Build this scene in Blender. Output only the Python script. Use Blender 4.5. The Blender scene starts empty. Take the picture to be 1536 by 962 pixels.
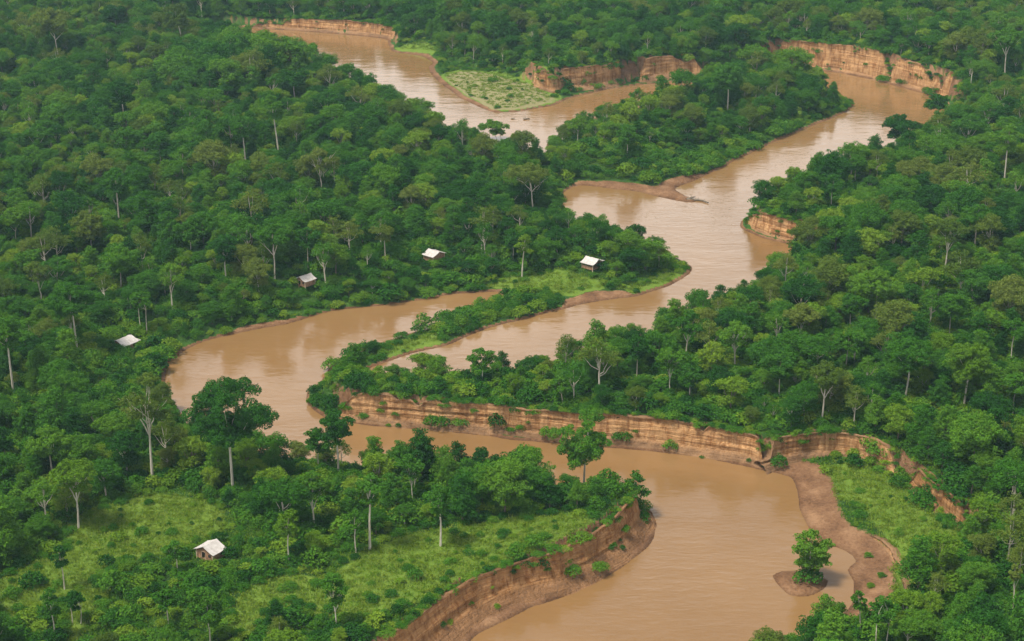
import bpy, math, random
import numpy as np
from mathutils import Vector

rng = np.random.RandomState(11)
random.seed(11)
SC = bpy.context.scene
COL = SC.collection

# ------------------------------------------------------------------ camera
FPX, CX, CY = 2560.0, 768.0, 481.0
CAMH = 178.0
PITCH = math.atan(1001.0 / FPX)
SP, CP = math.sin(PITCH), math.cos(PITCH)

def ray(px, py):
    u = (np.asarray(px, float) - CX) / FPX
    v = (np.asarray(py, float) - CY) / FPX
    return u, CP - v * SP, -SP - v * CP

def ground_at(px, py, z=0.0):
    dx, dy, dz = ray(px, py)
    t = (z - CAMH) / dz
    return dx * t, dy * t

def project(x, y, z):
    zz = z - CAMH
    depth = y * CP - zz * SP
    up = y * SP + zz * CP
    return CX + FPX * x / depth, CY - FPX * up / depth, depth

cam = bpy.data.cameras.new('camera')
cam.sensor_width = 36.0
cam.lens = 36.0 * FPX / 1536.0
cam.clip_start = 1.0
cam.clip_end = 20000.0
cam_o = bpy.data.objects.new('camera', cam)
COL.objects.link(cam_o)
cam_o.location = (0, 0, CAMH)
cam_o.rotation_euler = (math.pi / 2 - PITCH, 0, 0)
SC.camera = cam_o

# ------------------------------------------------------------------ noise
_LAT = rng.rand(256, 256).astype(np.float32)

def vnoise(x, y):
    x = np.asarray(x, np.float64); y = np.asarray(y, np.float64)
    xi = np.floor(x).astype(int); yi = np.floor(y).astype(int)
    fx = x - xi; fy = y - yi
    fx = fx * fx * (3 - 2 * fx); fy = fy * fy * (3 - 2 * fy)
    a = _LAT[xi & 255, yi & 255]; b = _LAT[(xi + 1) & 255, yi & 255]
    c = _LAT[xi & 255, (yi + 1) & 255]; d = _LAT[(xi + 1) & 255, (yi + 1) & 255]
    return (a * (1 - fx) + b * fx) * (1 - fy) + (c * (1 - fx) + d * fx) * fy

def fbm(x, y, s, oct=4):
    r = 0; amp = 0.5; tot = 0
    for k in range(oct):
        r = r + amp * vnoise(x / s + 17.3 * k, y / s + 9.1 * k); tot += amp
        amp *= 0.5; s *= 0.5
    return r / tot          # 0..1

def sstep(a, b, x):
    t = np.clip((x - a) / (b - a), 0, 1)
    return t * t * (3 - 2 * t)

# ------------------------------------------------------------------ shore lines (pixels of the water line -> ground)
# code: 0 gentle wooded bank, 1 cliff, 2 sand bar, 3 steep green bank, 4 slumped cliff, 5 tall far cliff, 6 low far cliff, 7 low shrub bank
# values: bench width, rise run, plateau height, mud width (metres)
PAR = {0: (0.8, 20, 7, 0.8), 1: (3.0, 1.5, 7.2, 1.5), 2: (7, 18, 7.5, 7), 3: (2, 8, 8, 0.8), 4: (6.5, 1.6, 7.8, 8.0),
       5: (3.4, 1.6, 11.5, 2.0), 6: (3.0, 1.5, 5.5, 2.0), 7: (1.2, 30, 6.5, 1.4), 8: (3, 4, 10.5, 1.6), 9: (3, 3, 8, 10), 11: (1.5, 22, 7, 3.2), 10: (3, 4, 10.5, 3)}
W1 = [(548,553,7),(600,563,7),(660,570,7),(720,570,0),(780,562,0),(850,545,0),(920,522,0),(1000,492,0),(1080,458,0),(1135,428,0),
      (1172,396,1),(1215,374,1),(1180,366,1),(1150,358,1),(1121,346,1),(1110,336,3),(1124,322,3),(1146,302,0),(1195,283,0),
      (1255,263,0),(1315,240,0),(1375,213,0),(1414,186,0),(1424,166,3),(1408,147,5),(1370,136,5),(1335,127,5),(1300,118,5),
      (1260,110,5),(1215,104,5),(1172,98,5),(1140,103,3),(1085,113,3),(1040,122,8),(1000,124,8),(940,130,8),(900,136,8),(850,149,8),
      (830,158,8),(790,166,8),(765,169,8),(740,169,8),(718,160,10),(690,145,10),(667,129,10),(650,113,10),(640,102,10),(652,94,10),
      (630,84,10),(590,78,8),(584,68,6),(580,59,6),(530,53,6),(480,49,6),(430,46,6),(380,43,6),(330,39,6),(290,46,0),(300,60,0),
      (350,78,0),(420,98,0),(500,118,0),(560,150,0),(620,180,0),(680,212,0),(740,243,0),(795,246,0),(824,232,7),(820,214,7),
      (840,204,7),(880,196,0),(930,182,0),(985,164,0),(1040,145,0),(1095,128,0),(1150,122,0),(1200,127,0),(1245,140,0),(1280,156,7),
      (1270,168,7),(1240,180,7),(1200,197,7),(1150,220,7),(1100,243,7),(1062,262,7),(1034,274,2),(1014,285,2),(1030,295,2),
      (1048,304,2),(1024,303,2),(990,295,2),(945,287,2),(900,281,2),(866,279,7),(842,290,0),(846,308,0),(874,345,0),(925,362,0),
      (970,374,0),(1010,386,0),(1040,400,7),(1030,414,7),(1000,432,7),(960,443,7),(920,450,2),(880,455,2),(840,465,7),(800,475,7),
      (760,485,7),(720,498,7),(680,515,7),(640,526,7),(600,537,7)]
W2 = [(760,439,7),(690,441,7),(640,449,0),(580,459,0),(520,464,0),(470,474,0),(430,486,11),(380,496,11),(320,508,0),(285,520,7),(258,538,7),
      (245,556,7),(250,590,7),(285,645,0),(340,680,0),(420,694,0),(520,700,0),(620,712,0),(720,728,0),(820,742,0),(900,738,0),
      (955,752,3),(980,768,3),(988,786,4),(983,800,4),(968,824,4),(938,850,4),(900,873,4),(860,893,4),(800,910,4),(752,930,4),(715,952,4),
      (680,985,4),(600,1040,4),(480,1110,4),(560,1180,0),(900,1180,0),(1060,1060,0),(1120,1010,0),(1165,985,0),(1215,958,0),(1255,930,0),
      (1284,900,9),(1284,875,9),(1268,856,9),(1282,843,9),(1275,831,9),(1254,822,9),(1236,818,9),(1212,790,9),(1202,768,9),
      (1198,742,9),(1188,718,9),(1158,711,1),(1120,700,1),(1080,692,1),(1040,686,1),(1000,680,1),(930,672,1),(860,668,1),(800,662,1),
      (740,655,1),(660,648,1),(600,643,1),(540,637,1),(495,630,1),(472,616,3),(462,602,3),(464,586,3),(480,573,7),(487,558,7),
      (500,538,7),(530,530,7),(560,518,7),(595,507,7),(630,496,7),(664,483,7),(708,464,7)]
ISLE = [(1158,862),(1175,856),(1200,856),(1225,866),(1244,868),(1238,882),(1215,893),(1185,893),(1168,880)]

def resample(P, code=None, step=3.0, jit=0.7, seed=0):
    P = np.array(P, float); n = len(P)
    out, oc = [], []
    for i in range(n):
        p0, p1, p2, p3 = P[i-1], P[i], P[(i+1) % n], P[(i+2) % n]
        L = np.hypot(*(p2 - p1)); k = max(1, int(L / step))
        for j in range(k):
            t = j / k
            q = 0.5 * ((2*p1) + (-p0+p2)*t + (2*p0-5*p1+4*p2-p3)*t*t + (-p0+3*p1-3*p2+p3)*t**3)
            lin = p1 * (1-t) + p2 * t
            out.append(0.6*q + 0.4*lin)
            if code is not None:
                a = np.array(PAR[code[i]]); b = np.array(PAR[code[(i+1) % n]])
                oc.append(a*(1-t)+b*t)
    out = np.array(out)
    out[:, 0] += jit * 2 * (fbm(out[:, 0]+seed, out[:, 1], 9.0, 3) - 0.5) * 2
    out[:, 1] += jit * 2 * (fbm(out[:, 0]-77+seed, out[:, 1]+31, 9.0, 3) - 0.5) * 2
    return out, (np.array(oc) if code is not None else None)

def world_poly(L, z=0.0):
    a = np.array([(p[0], p[1]) for p in L], float)
    x, y = ground_at(a[:, 0], a[:, 1], z)
    return np.stack([x, y], 1)

P1, C1 = resample(world_poly(W1), [p[2] for p in W1], seed=3)
P2, C2 = resample(world_poly(W2), [p[2] for p in W2], seed=50)
PI_, _ = resample(world_poly(ISLE), None, 2.0, 0.35, 90)

def seg_dist(X, Y, P):
    A = P; B = np.roll(P, -1, 0)
    best = np.full(X.shape, 1e9)
    inside = np.zeros(X.shape, bool)
    for i in range(len(A)):
        ax, ay = A[i]; bx, by = B[i]
        dx, dy = bx-ax, by-ay
        t = np.clip(((X-ax)*dx + (Y-ay)*dy) / (dx*dx+dy*dy+1e-9), 0, 1)
        d = (X-ax-t*dx)**2 + (Y-ay-t*dy)**2
        np.minimum(best, d, out=best)
        c = ((ay > Y) != (by > Y))
        if c.any():
            xin = ax + (Y-ay) * dx / (dy if abs(dy) > 1e-12 else 1e-12)
            inside ^= (c & (X < xin))
    return np.sqrt(best), inside

GX = np.arange(-430, 430.1, 2.0); GY = np.arange(180, 1200.1, 2.0)
MX, MY = np.meshgrid(GX, GY, indexing='ij')
d1, in1 = seg_dist(MX, MY, P1)
d2, in2 = seg_dist(MX, MY, P2)
dw = np.minimum(d1, d2); dw[in1 | in2] *= -1
di, ini = seg_dist(MX, MY, PI_)
di = np.where(ini, di, -di)                 # positive on the islet
# blended bank parameters
num = np.zeros(MX.shape + (4,), np.float32); den = np.zeros(MX.shape, np.float32)
PP = np.concatenate([P1, P2])[::2]; PC = np.concatenate([C1, C2])[::2]
Xf = MX.astype(np.float32); Yf = MY.astype(np.float32)
for (px, py), c in zip(PP, PC):
    w = 1.0 / ((Xf-np.float32(px))**2 + (Yf-np.float32(py))**2 + np.float32(4.0))
    w = w*w*w
    den += w
    for k in range(4): num[..., k] += w*np.float32(c[k])
par = num / den[..., None]

# benches: low ground behind which an inland scarp stands (pixels at z = 2)
BZ = 2.0
BENCH_E = [(1166,700),(1172,690),(1195,686),(1225,683),(1255,684),(1285,690),(1312,702),(1335,713),(1350,728),(1368,742),(1395,765),(1420,785),
           (1441,798),(1440,830),(1410,868),(1372,893),(1330,915),(1280,935),(1230,900),(1190,800),(1150,740)]
BENCH_N = [(845,134),(830,137),(806,133),(796,130),(786,124),(760,118),(720,108),(690,98),(660,90),(625,78),(585,70),(590,100),(640,140),(700,190),(800,200),
           (900,170),(1000,140),(1090,128),(1090,111),(1070,112),(1030,113),(1000,115),(965,118),(935,122),(900,128),(870,132)]
def bench(P):
    a, _ = resample(world_poly(P, BZ), None, 3.0, 0.6, 7)
    d, i = seg_dist(MX, MY, a)
    return np.where(i, -d, d), a
bE, PBE = bench(BENCH_E)
bN, PBN = bench(BENCH_N)
def near_line(pix, z, reach):
    p = world_poly(pix, z); d = np.full(MX.shape, 1e9)
    for a, b in zip(p[:-1], p[1:]):
        e = b - a; t = np.clip(((MX-a[0])*e[0] + (MY-a[1])*e[1])/(e@e), 0, 1)
        d = np.minimum(d, np.hypot(MX-a[0]-t*e[0], MY-a[1]-t*e[1]))
    return 1 - sstep(reach*0.5, reach, d)
SCARP_N = near_line([(792,127),(806,133),(830,137),(870,132),(900,128),(935,122),(965,118),(1000,115),(1070,112),(1100,111)], BZ, 14.0)
SCARP_E = np.ones(MX.shape)

# clearings and grass (pixels at the ground, z about 6)
CLEAR = [([(70,915),(0,945),(0,872),(40,856),(92,836),(104,800),(150,768),(235,746),(310,760),(340,795),(290,815),(250,838),(185,856),(140,880)],6.5),
         ([(450,915),(500,872),(545,838),(600,808),(680,792),(740,784),(810,776),(880,782),(870,815),(800,858),(752,884),(660,903),(570,925),(500,940)],6.5),
         ([(352,960),(350,915),(385,890),(440,865),(485,872),(455,905),(385,955)],6.5),
         ([(95,930),(140,880),(160,900),(120,950),(100,1000)],6.5),
         ([(1215,705),(1262,690),(1318,706),(1348,730),(1395,768),(1436,802),(1425,835),(1385,880),(1340,905),(1335,850),(1318,800),(1278,752),(1235,728)],BZ),
         ([(545,553),(580,520),(615,500),(655,496),(662,512),(610,540)],2.5),
         ([(900,440),(950,420),(990,403),(1034,394),(1040,402),(1025,414),(985,432),(930,446)],3.0),
         ([(655,110),(690,104),(745,110),(790,120),(838,138),(850,148),(800,160),(745,167),(712,154),(675,130)],2.0),
         ([(588,66),(640,70),(655,78),(600,79)],2.5),
         ([(0,112),(24,118),(28,140),(0,146)],7.0),
         ([(490,547),(560,545),(640,556),(560,562),(495,560)],2.0),
         ([(730,408),(770,398),(850,405),(905,410),(900,425),(840,425),(770,420)],5.0)]
clr = np.full(MX.shape, -99.0)
for P, z in CLEAR:
    a, _ = resample(world_poly(P, z), None, 4.0, 1.2, 21)
    d, i = seg_dist(MX, MY, a)
    clr = np.maximum(clr, np.where(i, d, -d))

def sample(F, x, y, fill):
    x = np.asarray(x, float); y = np.asarray(y, float)
    fx = (x - GX[0]) / 2.0; fy = (y - GY[0]) / 2.0
    ok = (fx >= 0) & (fx <= len(GX)-1.001) & (fy >= 0) & (fy <= len(GY)-1.001)
    fx = np.clip(fx, 0, len(GX)-1.001); fy = np.clip(fy, 0, len(GY)-1.001)
    i = fx.astype(int); j = fy.astype(int); a = fx-i; b = fy-j
    v = (F[i, j]*(1-a)*(1-b) + F[i+1, j]*a*(1-b) + F[i, j+1]*(1-a)*b + F[i+1, j+1]*a*b)
    return np.where(ok, v, fill)

PB, PR_, PH, PM = (np.ascontiguousarray(par[..., k]).astype(float) for k in range(4))

def terrain(x, y):
    x = np.asarray(x, float); y = np.asarray(y, float)
    d = sample(dw, x, y, 80.0)
    b = sample(PB, x, y, 3.0); r = sample(PR_, x, y, 20.0); H = sample(PH, x, y, 8.0)
    ed = d + (fbm(x, y, 5.0, 3) - 0.5) * np.clip(d, 0, 2.0)
    hb = np.minimum(0.16*b + 0.25, 1.7)
    und = (fbm(x, y, 70.0, 3) - 0.5) * 3.2 + (fbm(x+500, y, 14.0, 3) - 0.5) * 1.0
    lo = hb * (1 - np.exp(-np.maximum(ed, 0) / np.maximum(0.45*b, 0.8)))
    rise = sstep(0, 1, (ed - b) / r)
    h = lo + rise * (H - hb + und)
    for F, G in ((bE, SCARP_E), (bN, SCARP_N)):
        s = sample(F, x, y, 200.0) + (fbm(x+90, y, 6.0, 3)-0.5)*0.8
        cap = np.minimum(BZ, 0.25 + 0.11*np.maximum(d, 0)) + 0.25*(fbm(x, y, 12.0, 3)-0.5)*2 + np.maximum(0, s - 2.7) * (0.45 + 3.55*sample(G, x, y, 0.0))
        h = np.minimum(h, np.where(d > 0, cap, h))
    h = h + (fbm(x, y, 2.2, 2) - 0.5) * 0.25 * sstep(0.2, 2.0, d)
    hw = -np.minimum(2.2, 0.35*np.abs(d) + 0.05)
    h = np.where(d > 0, np.maximum(h, 0.04), hw)
    ii = sample(di, x, y, -50.0)
    h = np.where(ii > -2, np.maximum(h, np.where(ii > 0, 0.12 + 0.62*(1-np.exp(-ii/1.6)) + 0.3*(fbm(x, y, 2.0, 3)-0.5), 0.5*ii)), h)
    return h

def land(x, y):
    return sample(dw, x, y, 80.0)

def on_ground(px, py, lift=0.0):
    z = 6.0
    for _ in range(10):
        x, y = ground_at(px, py, z + lift)
        z = 0.5*z + 0.5*float(terrain(x, y))
    return float(x), float(y), float(terrain(x, y))

# ------------------------------------------------------------------ materials
def mat(name):
    m = bpy.data.materials.new(name); m.use_nodes = True
    nt = m.node_tree; nt.nodes.clear()
    return m, nt, nt.nodes, nt.links

def N(nt, t, **kw):
    n = nt.nodes.new(t)
    for k, v in kw.items():
        if k.startswith('i_'):
            key = k[2:]
            key = int(key) if key.isdigit() else key.replace('_', ' ')
            n.inputs[key].default_value = v
        else: setattr(n, k, v)
    return n

def ramp(nt, stops, interp='LINEAR'):
    n = nt.nodes.new('ShaderNodeValToRGB'); e = n.color_ramp.elements
    n.color_ramp.interpolation = interp
    while len(e) < len(stops): e.new(0.5)
    for k, (p, c) in enumerate(stops):
        e[k].position = p; e[k].color = (*c, 1) if len(c) == 3 else c
    return n

def leaf_material(name, stops, trans=0.14):
    m, nt, nd, L = mat(name)
    out = N(nt, 'ShaderNodeOutputMaterial')
    oi = N(nt, 'ShaderNodeObjectInfo')
    geo = N(nt, 'ShaderNodeNewGeometry')
    n1 = N(nt, 'ShaderNodeTexNoise', i_Scale=0.55, i_Detail=3.0)
    L.new(geo.outputs['Position'], n1.inputs['Vector'])
    add = N(nt, 'ShaderNodeMath', operation='MULTIPLY_ADD'); add.inputs[1].default_value = 0.9; add.inputs[2].default_value = -0.45
    L.new(n1.outputs['Fac'], add.inputs[0])
    s0 = N(nt, 'ShaderNodeMath', operation='ADD'); L.new(add.outputs[0], s0.inputs[0]); L.new(oi.outputs['Random'], s0.inputs[1])
    rnd = N(nt, 'ShaderNodeMath', operation='MULTIPLY_ADD'); rnd.inputs[1].default_value = 0.5; rnd.inputs[2].default_value = -0.25
    L.new(geo.outputs['Random Per Island'], rnd.inputs[0])
    s1 = N(nt, 'ShaderNodeMath', operation='ADD'); L.new(s0.outputs[0], s1.inputs[0]); L.new(rnd.outputs[0], s1.inputs[1])
    r = ramp(nt, stops); L.new(s1.outputs[0], r.inputs[0])
    dif = N(nt, 'ShaderNodeBsdfDiffuse'); L.new(r.outputs[0], dif.inputs[0])
    tr = N(nt, 'ShaderNodeBsdfTranslucent')
    mx = N(nt, 'ShaderNodeMix', data_type='RGBA', blend_type='MULTIPLY'); mx.inputs[0].default_value = 1.0
    L.new(r.outputs[0], mx.inputs[6]); mx.inputs[7].default_value = (1.0, 1.15, 0.45, 1)
    L.new(mx.outputs[2], tr.inputs[0])
    ms = N(nt, 'ShaderNodeMixShader'); ms.inputs[0].default_value = trans
    L.new(dif.outputs[0], ms.inputs[1]); L.new(tr.outputs[0], ms.inputs[2])
    L.new(ms.outputs[0], out.inputs[0])
    return m

LEAF = {
 'deep':  leaf_material('deep_green_leaves',  [(0.0,(0.017,0.068,0.010)),(0.5,(0.028,0.104,0.012)),(1.0,(0.054,0.155,0.016))]),
 'mid':   leaf_material('mid_green_leaves',   [(0.0,(0.034,0.116,0.011)),(0.5,(0.056,0.160,0.014)),(1.0,(0.096,0.205,0.018))]),
 'light': leaf_material('light_green_leaves', [(0.0,(0.076,0.165,0.012)),(0.5,(0.112,0.212,0.016)),(1.0,(0.165,0.255,0.024))]),
 'olive': leaf_material('olive_leaves',       [(0.0,(0.062,0.112,0.016)),(0.5,(0.092,0.145,0.020)),(1.0,(0.130,0.172,0.030))]),
 'grass': leaf_material('grass_blades',       [(0.0,(0.125,0.205,0.016)),(0.5,(0.155,0.235,0.024)),(1.0,(0.20,0.27,0.042))]),
}

def bark_material(name, c0, c1):
    m, nt, nd, L = mat(name)
    out = N(nt, 'ShaderNodeOutputMaterial'); b = N(nt, 'ShaderNodeBsdfDiffuse')
    tc = N(nt, 'ShaderNodeTexCoord'); mp = N(nt, 'ShaderNodeMapping'); mp.inputs['Scale'].default_value = (3, 3, 0.6)
    L.new(tc.outputs['Object'], mp.inputs[0])
    n = N(nt, 'ShaderNodeTexNoise', i_Scale=1.2, i_Detail=5.0); L.new(mp.outputs[0], n.inputs['Vector'])
    r = ramp(nt, [(0.3, c0), (0.68, c1)]); L.new(n.outputs['Fac'], r.inputs[0])
    L.new(r.outputs[0], b.inputs[0]); L.new(b.outputs[0], out.inputs[0])
    return m
BARK_PALE = bark_material('pale_bark', (0.34, 0.30, 0.23), (0.62, 0.57, 0.47))
BARK_DARK = bark_material('grey_brown_bark', (0.09, 0.07, 0.05), (0.24, 0.20, 0.15))

def ground_material():
    m, nt, nd, L = mat('ground_soil_and_grass')
    out = N(nt, 'ShaderNodeOutputMaterial'); b = N(nt, 'ShaderNodeBsdfPrincipled'); b.inputs['Roughness'].default_value = 0.95
    b.inputs['Specular IOR Level'].default_value = 0.15
    geo = N(nt, 'ShaderNodeNewGeometry')
    def noise(s, d=5.0):
        n = N(nt, 'ShaderNodeTexNoise', i_Scale=s, i_Detail=d, i_Roughness=0.6); L.new(geo.outputs['Position'], n.inputs['Vector']); return n
    nf, nm, nb = noise(1.6), noise(0.35), noise(0.06)
    floor = ramp(nt, [(0.3, (0.016, 0.040, 0.008)), (0.5, (0.032, 0.085, 0.010)), (0.75, (0.060, 0.125, 0.016))]); L.new(nm.outputs[0], floor.inputs[0])
    gr = ramp(nt, [(0.28, (0.070, 0.135, 0.014)), (0.5, (0.115, 0.190, 0.022)), (0.72, (0.175, 0.235, 0.040))])
    gm = N(nt, 'ShaderNodeMath', operation='MULTIPLY_ADD'); gm.inputs[1].default_value = 0.5
    L.new(nf.outputs[0], gm.inputs[0])
    gm2 = N(nt, 'ShaderNodeMath', operation='MULTIPLY'); gm2.inputs[1].default_value = 0.5; L.new(nb.outputs[0], gm2.inputs[0]); L.new(gm2.outputs[0], gm.inputs[2])
    L.new(gm.outputs[0], gr.inputs[0])
    mud = ramp(nt, [(0.36, (0.105, 0.053, 0.026)), (0.5, (0.185, 0.098, 0.049)), (0.63, (0.275, 0.158, 0.083))])
    mv = N(nt, 'ShaderNodeMath', operation='MULTIPLY_ADD'); mv.inputs[1].default_value = 0.35; L.new(nf.outputs[0], mv.inputs[0])
    mv2 = N(nt, 'ShaderNodeMath', operation='MULTIPLY'); mv2.inputs[1].default_value = 0.65; L.new(noise(0.16).outputs[0], mv2.inputs[0]); L.new(mv2.outputs[0], mv.inputs[2]); L.new(mv.outputs[0], mud.inputs[0])
    dry = N(nt, 'ShaderNodeRGB'); dry.outputs[0].default_value = (0.225, 0.205, 0.095, 1)
    a = {k: N(nt, 'ShaderNodeAttribute', attribute_name=k) for k in ('grass', 'mud', 'dry', 'wet')}
    def edge(att, src):
        mm = N(nt, 'ShaderNodeMath', operation='ADD'); L.new(att.outputs['Fac'], mm.inputs[0])
        k = N(nt, 'ShaderNodeMath', operation='MULTIPLY_ADD'); k.inputs[1].default_value = 0.9; k.inputs[2].default_value = -0.45; L.new(src.outputs[0], k.inputs[0])
        L.new(k.outputs[0], mm.inputs[1])
        mr = N(nt, 'ShaderNodeMapRange'); mr.inputs[1].default_value = 0.38; mr.inputs[2].default_value = 0.62; L.new(mm.outputs[0], mr.inputs[0])
        return mr
    def mixc(f, c1, c2):
        x = N(nt, 'ShaderNodeMix', data_type='RGBA'); L.new(f, x.inputs[0]); L.new(c1, x.inputs[6]); L.new(c2, x.inputs[7]); return x.outputs[2]
    c = mixc(edge(a['grass'], nm).outputs[0], floor.outputs[0], gr.outputs[0])
    c = mixc(edge(a['dry'], nm).outputs[0], c, dry.outputs[0])
    c = mixc(edge(a['mud'], nf).outputs[0], c, mud.outputs[0])
    wet = N(nt, 'ShaderNodeMix', data_type='RGBA', blend_type='MULTIPLY'); L.new(a['wet'].outputs['Fac'], wet.inputs[0]); L.new(c, wet.inputs[6]); wet.inputs[7].default_value = (0.5, 0.46, 0.42, 1)
    # bare earth on the steepest faces
    sx = N(nt, 'ShaderNodeSeparateXYZ'); L.new(geo.outputs['True Normal'], sx.inputs[0])
    st = N(nt, 'ShaderNodeMapRange'); st.inputs[1].default_value = 0.5; st.inputs[2].default_value = 0.34; L.new(sx.outputs[2], st.inputs[0])
    c = mixc(st.outputs[0], wet.outputs[2], mud.outputs[0])
    L.new(c, b.inputs['Base Color'])
    bp = N(nt, 'ShaderNodeBump'); bp.inputs['Strength'].default_value = 1.0; bp.inputs['Distance'].default_value = 0.5
    L.new(nf.outputs[0], bp.inputs['Height']); L.new(bp.outputs[0], b.inputs['Normal'])
    L.new(b.outputs[0], out.inputs[0])
    return m

def cliff_material():
    m, nt, nd, L = mat('layered_river_clay')
    out = N(nt, 'ShaderNodeOutputMaterial'); b = N(nt, 'ShaderNodeBsdfPrincipled'); b.inputs['Roughness'].default_value = 0.95
    b.inputs['Specular IOR Level'].default_value = 0.1
    geo = N(nt, 'ShaderNodeNewGeometry')
    def noise(scale, sc, d=6.0, rough=0.6):
        mp = N(nt, 'ShaderNodeMapping'); mp.inputs['Scale'].default_value = sc; L.new(geo.outputs['Position'], mp.inputs[0])
        n = N(nt, 'ShaderNodeTexNoise', i_Scale=scale, i_Detail=d, i_Roughness=rough); L.new(mp.outputs[0], n.inputs['Vector']); return n
    strata = noise(1.0, (0.06, 0.06, 1.35), 6.0, 0.68); strata.inputs['Distortion'].default_value = 0.9
    stain = noise(0.22, (1, 1, 0.6), 5.0)
    streak = noise(1.0, (1.1, 1.1, 0.09), 4.0)
    blot = noise(0.16, (1, 1, 1), 4.0)
    c1 = ramp(nt, [(0.28, (0.25, 0.135, 0.068)), (0.40, (0.47, 0.27, 0.128)), (0.52, (0.54, 0.315, 0.145)), (0.62, (0.43, 0.235, 0.11)), (0.74, (0.60, 0.38, 0.195))])
    L.new(strata.outputs[0], c1.inputs[0])
    c2 = ramp(nt, [(0.36, (0.55, 0.43, 0.33)), (0.54, (1.0, 1.0, 1.0))]); L.new(streak.outputs[0], c2.inputs[0])
    x = N(nt, 'ShaderNodeMix', data_type='RGBA', blend_type='MULTIPLY'); x.inputs[0].default_value = 0.8
    L.new(c1.outputs[0], x.inputs[6]); L.new(c2.outputs[0], x.inputs[7])
    sr = ramp(nt, [(0.38, (0.62, 0.55, 0.47)), (0.55, (1.0, 1.0, 1.0))]); L.new(stain.outputs[0], sr.inputs[0])
    xs = N(nt, 'ShaderNodeMix', data_type='RGBA', blend_type='MULTIPLY'); xs.inputs[0].default_value = 0.85; L.new(x.outputs[2], xs.inputs[6]); L.new(sr.outputs[0], xs.inputs[7]); x = xs
    at = N(nt, 'ShaderNodeAttribute', attribute_name='slump')
    md = ramp(nt, [(0.35, (0.15, 0.085, 0.045)), (0.62, (0.30, 0.175, 0.09))]); L.new(blot.outputs[0], md.inputs[0])
    y = N(nt, 'ShaderNodeMix', data_type='RGBA'); L.new(at.outputs['Fac'], y.inputs[0]); L.new(x.outputs[2], y.inputs[6]); L.new(md.outputs[0], y.inputs[7])
    tone = N(nt, 'ShaderNodeAttribute', attribute_name='tone')
    z = N(nt, 'ShaderNodeMix', data_type='RGBA', blend_type='MULTIPLY'); z.inputs[0].default_value = 1.0
    L.new(y.outputs[2], z.inputs[6]); L.new(tone.outputs['Color'], z.inputs[7])
    L.new(z.outputs[2], b.inputs['Base Color'])
    hm = N(nt, 'ShaderNodeMath', operation='ADD'); L.new(strata.outputs[0], hm.inputs[0]); L.new(streak.outputs[0], hm.inputs[1])
    bp = N(nt, 'ShaderNodeBump'); bp.inputs['Strength'].default_value = 1.0; bp.inputs['Distance'].default_value = 0.9
    L.new(hm.outputs[0], bp.inputs['Height']); L.new(bp.outputs[0], b.inputs['Normal'])
    L.new(b.outputs[0], out.inputs[0])
    return m

def water_material():
    m, nt, nd, L = mat('silty_river_water')
    out = N(nt, 'ShaderNodeOutputMaterial'); b = N(nt, 'ShaderNodeBsdfPrincipled')
    b.inputs['Roughness'].default_value = 0.08; b.inputs['IOR'].default_value = 1.5
    geo = N(nt, 'ShaderNodeNewGeometry')
    def noise(s, sc, d=4.0):
        mp = N(nt, 'ShaderNodeMapping'); mp.inputs['Scale'].default_value = sc; L.new(geo.outputs['Position'], mp.inputs[0])
        n = N(nt, 'ShaderNodeTexNoise', i_Scale=s, i_Detail=d, i_Roughness=0.55); L.new(mp.outputs[0], n.inputs['Vector']); return n
    big = noise(0.02, (1, 0.7, 1), 5.0)
    r = ramp(nt, [(0.3, (0.185, 0.101, 0.037)), (0.7, (0.240, 0.137, 0.056))]); L.new(big.outputs[0], r.inputs[0])
    L.new(r.outputs[0], b.inputs['Base Color'])
    w1 = noise(0.55, (0.55, 1.3, 1), 3.0); w2 = noise(0.11, (0.5, 1.2, 1), 3.0)
    # calmer and rougher lanes
    lane = noise(0.018, (0.6, 1.4, 1), 3.0)
    lr = N(nt, 'ShaderNodeMapRange'); lr.inputs[1].default_value = 0.38; lr.inputs[2].default_value = 0.62; lr.inputs[3].default_value = 0.35; lr.inputs[4].default_value = 1.0
    L.new(lane.outputs[0], lr.inputs[0])
    mm = N(nt, 'ShaderNodeMath', operation='MULTIPLY'); L.new(w1.outputs[0], mm.inputs[0]); L.new(lr.outputs[0], mm.inputs[1])
    ad = N(nt, 'ShaderNodeMath', operation='MULTIPLY_ADD'); ad.inputs[1].default_value = 1.6; L.new(w2.outputs[0], ad.inputs[0]); L.new(mm.outputs[0], ad.inputs[2])
    bp = N(nt, 'ShaderNodeBump'); bp.inputs['Strength'].default_value = 1.0; bp.inputs['Distance'].default_value = 0.10
    L.new(ad.outputs[0], bp.inputs['Height']); L.new(bp.outputs[0], b.inputs['Normal'])
    L.new(b.outputs[0], out.inputs[0])
    return m

GROUND_M, CLIFF_M, WATER_M = ground_material(), cliff_material(), water_material()

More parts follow.
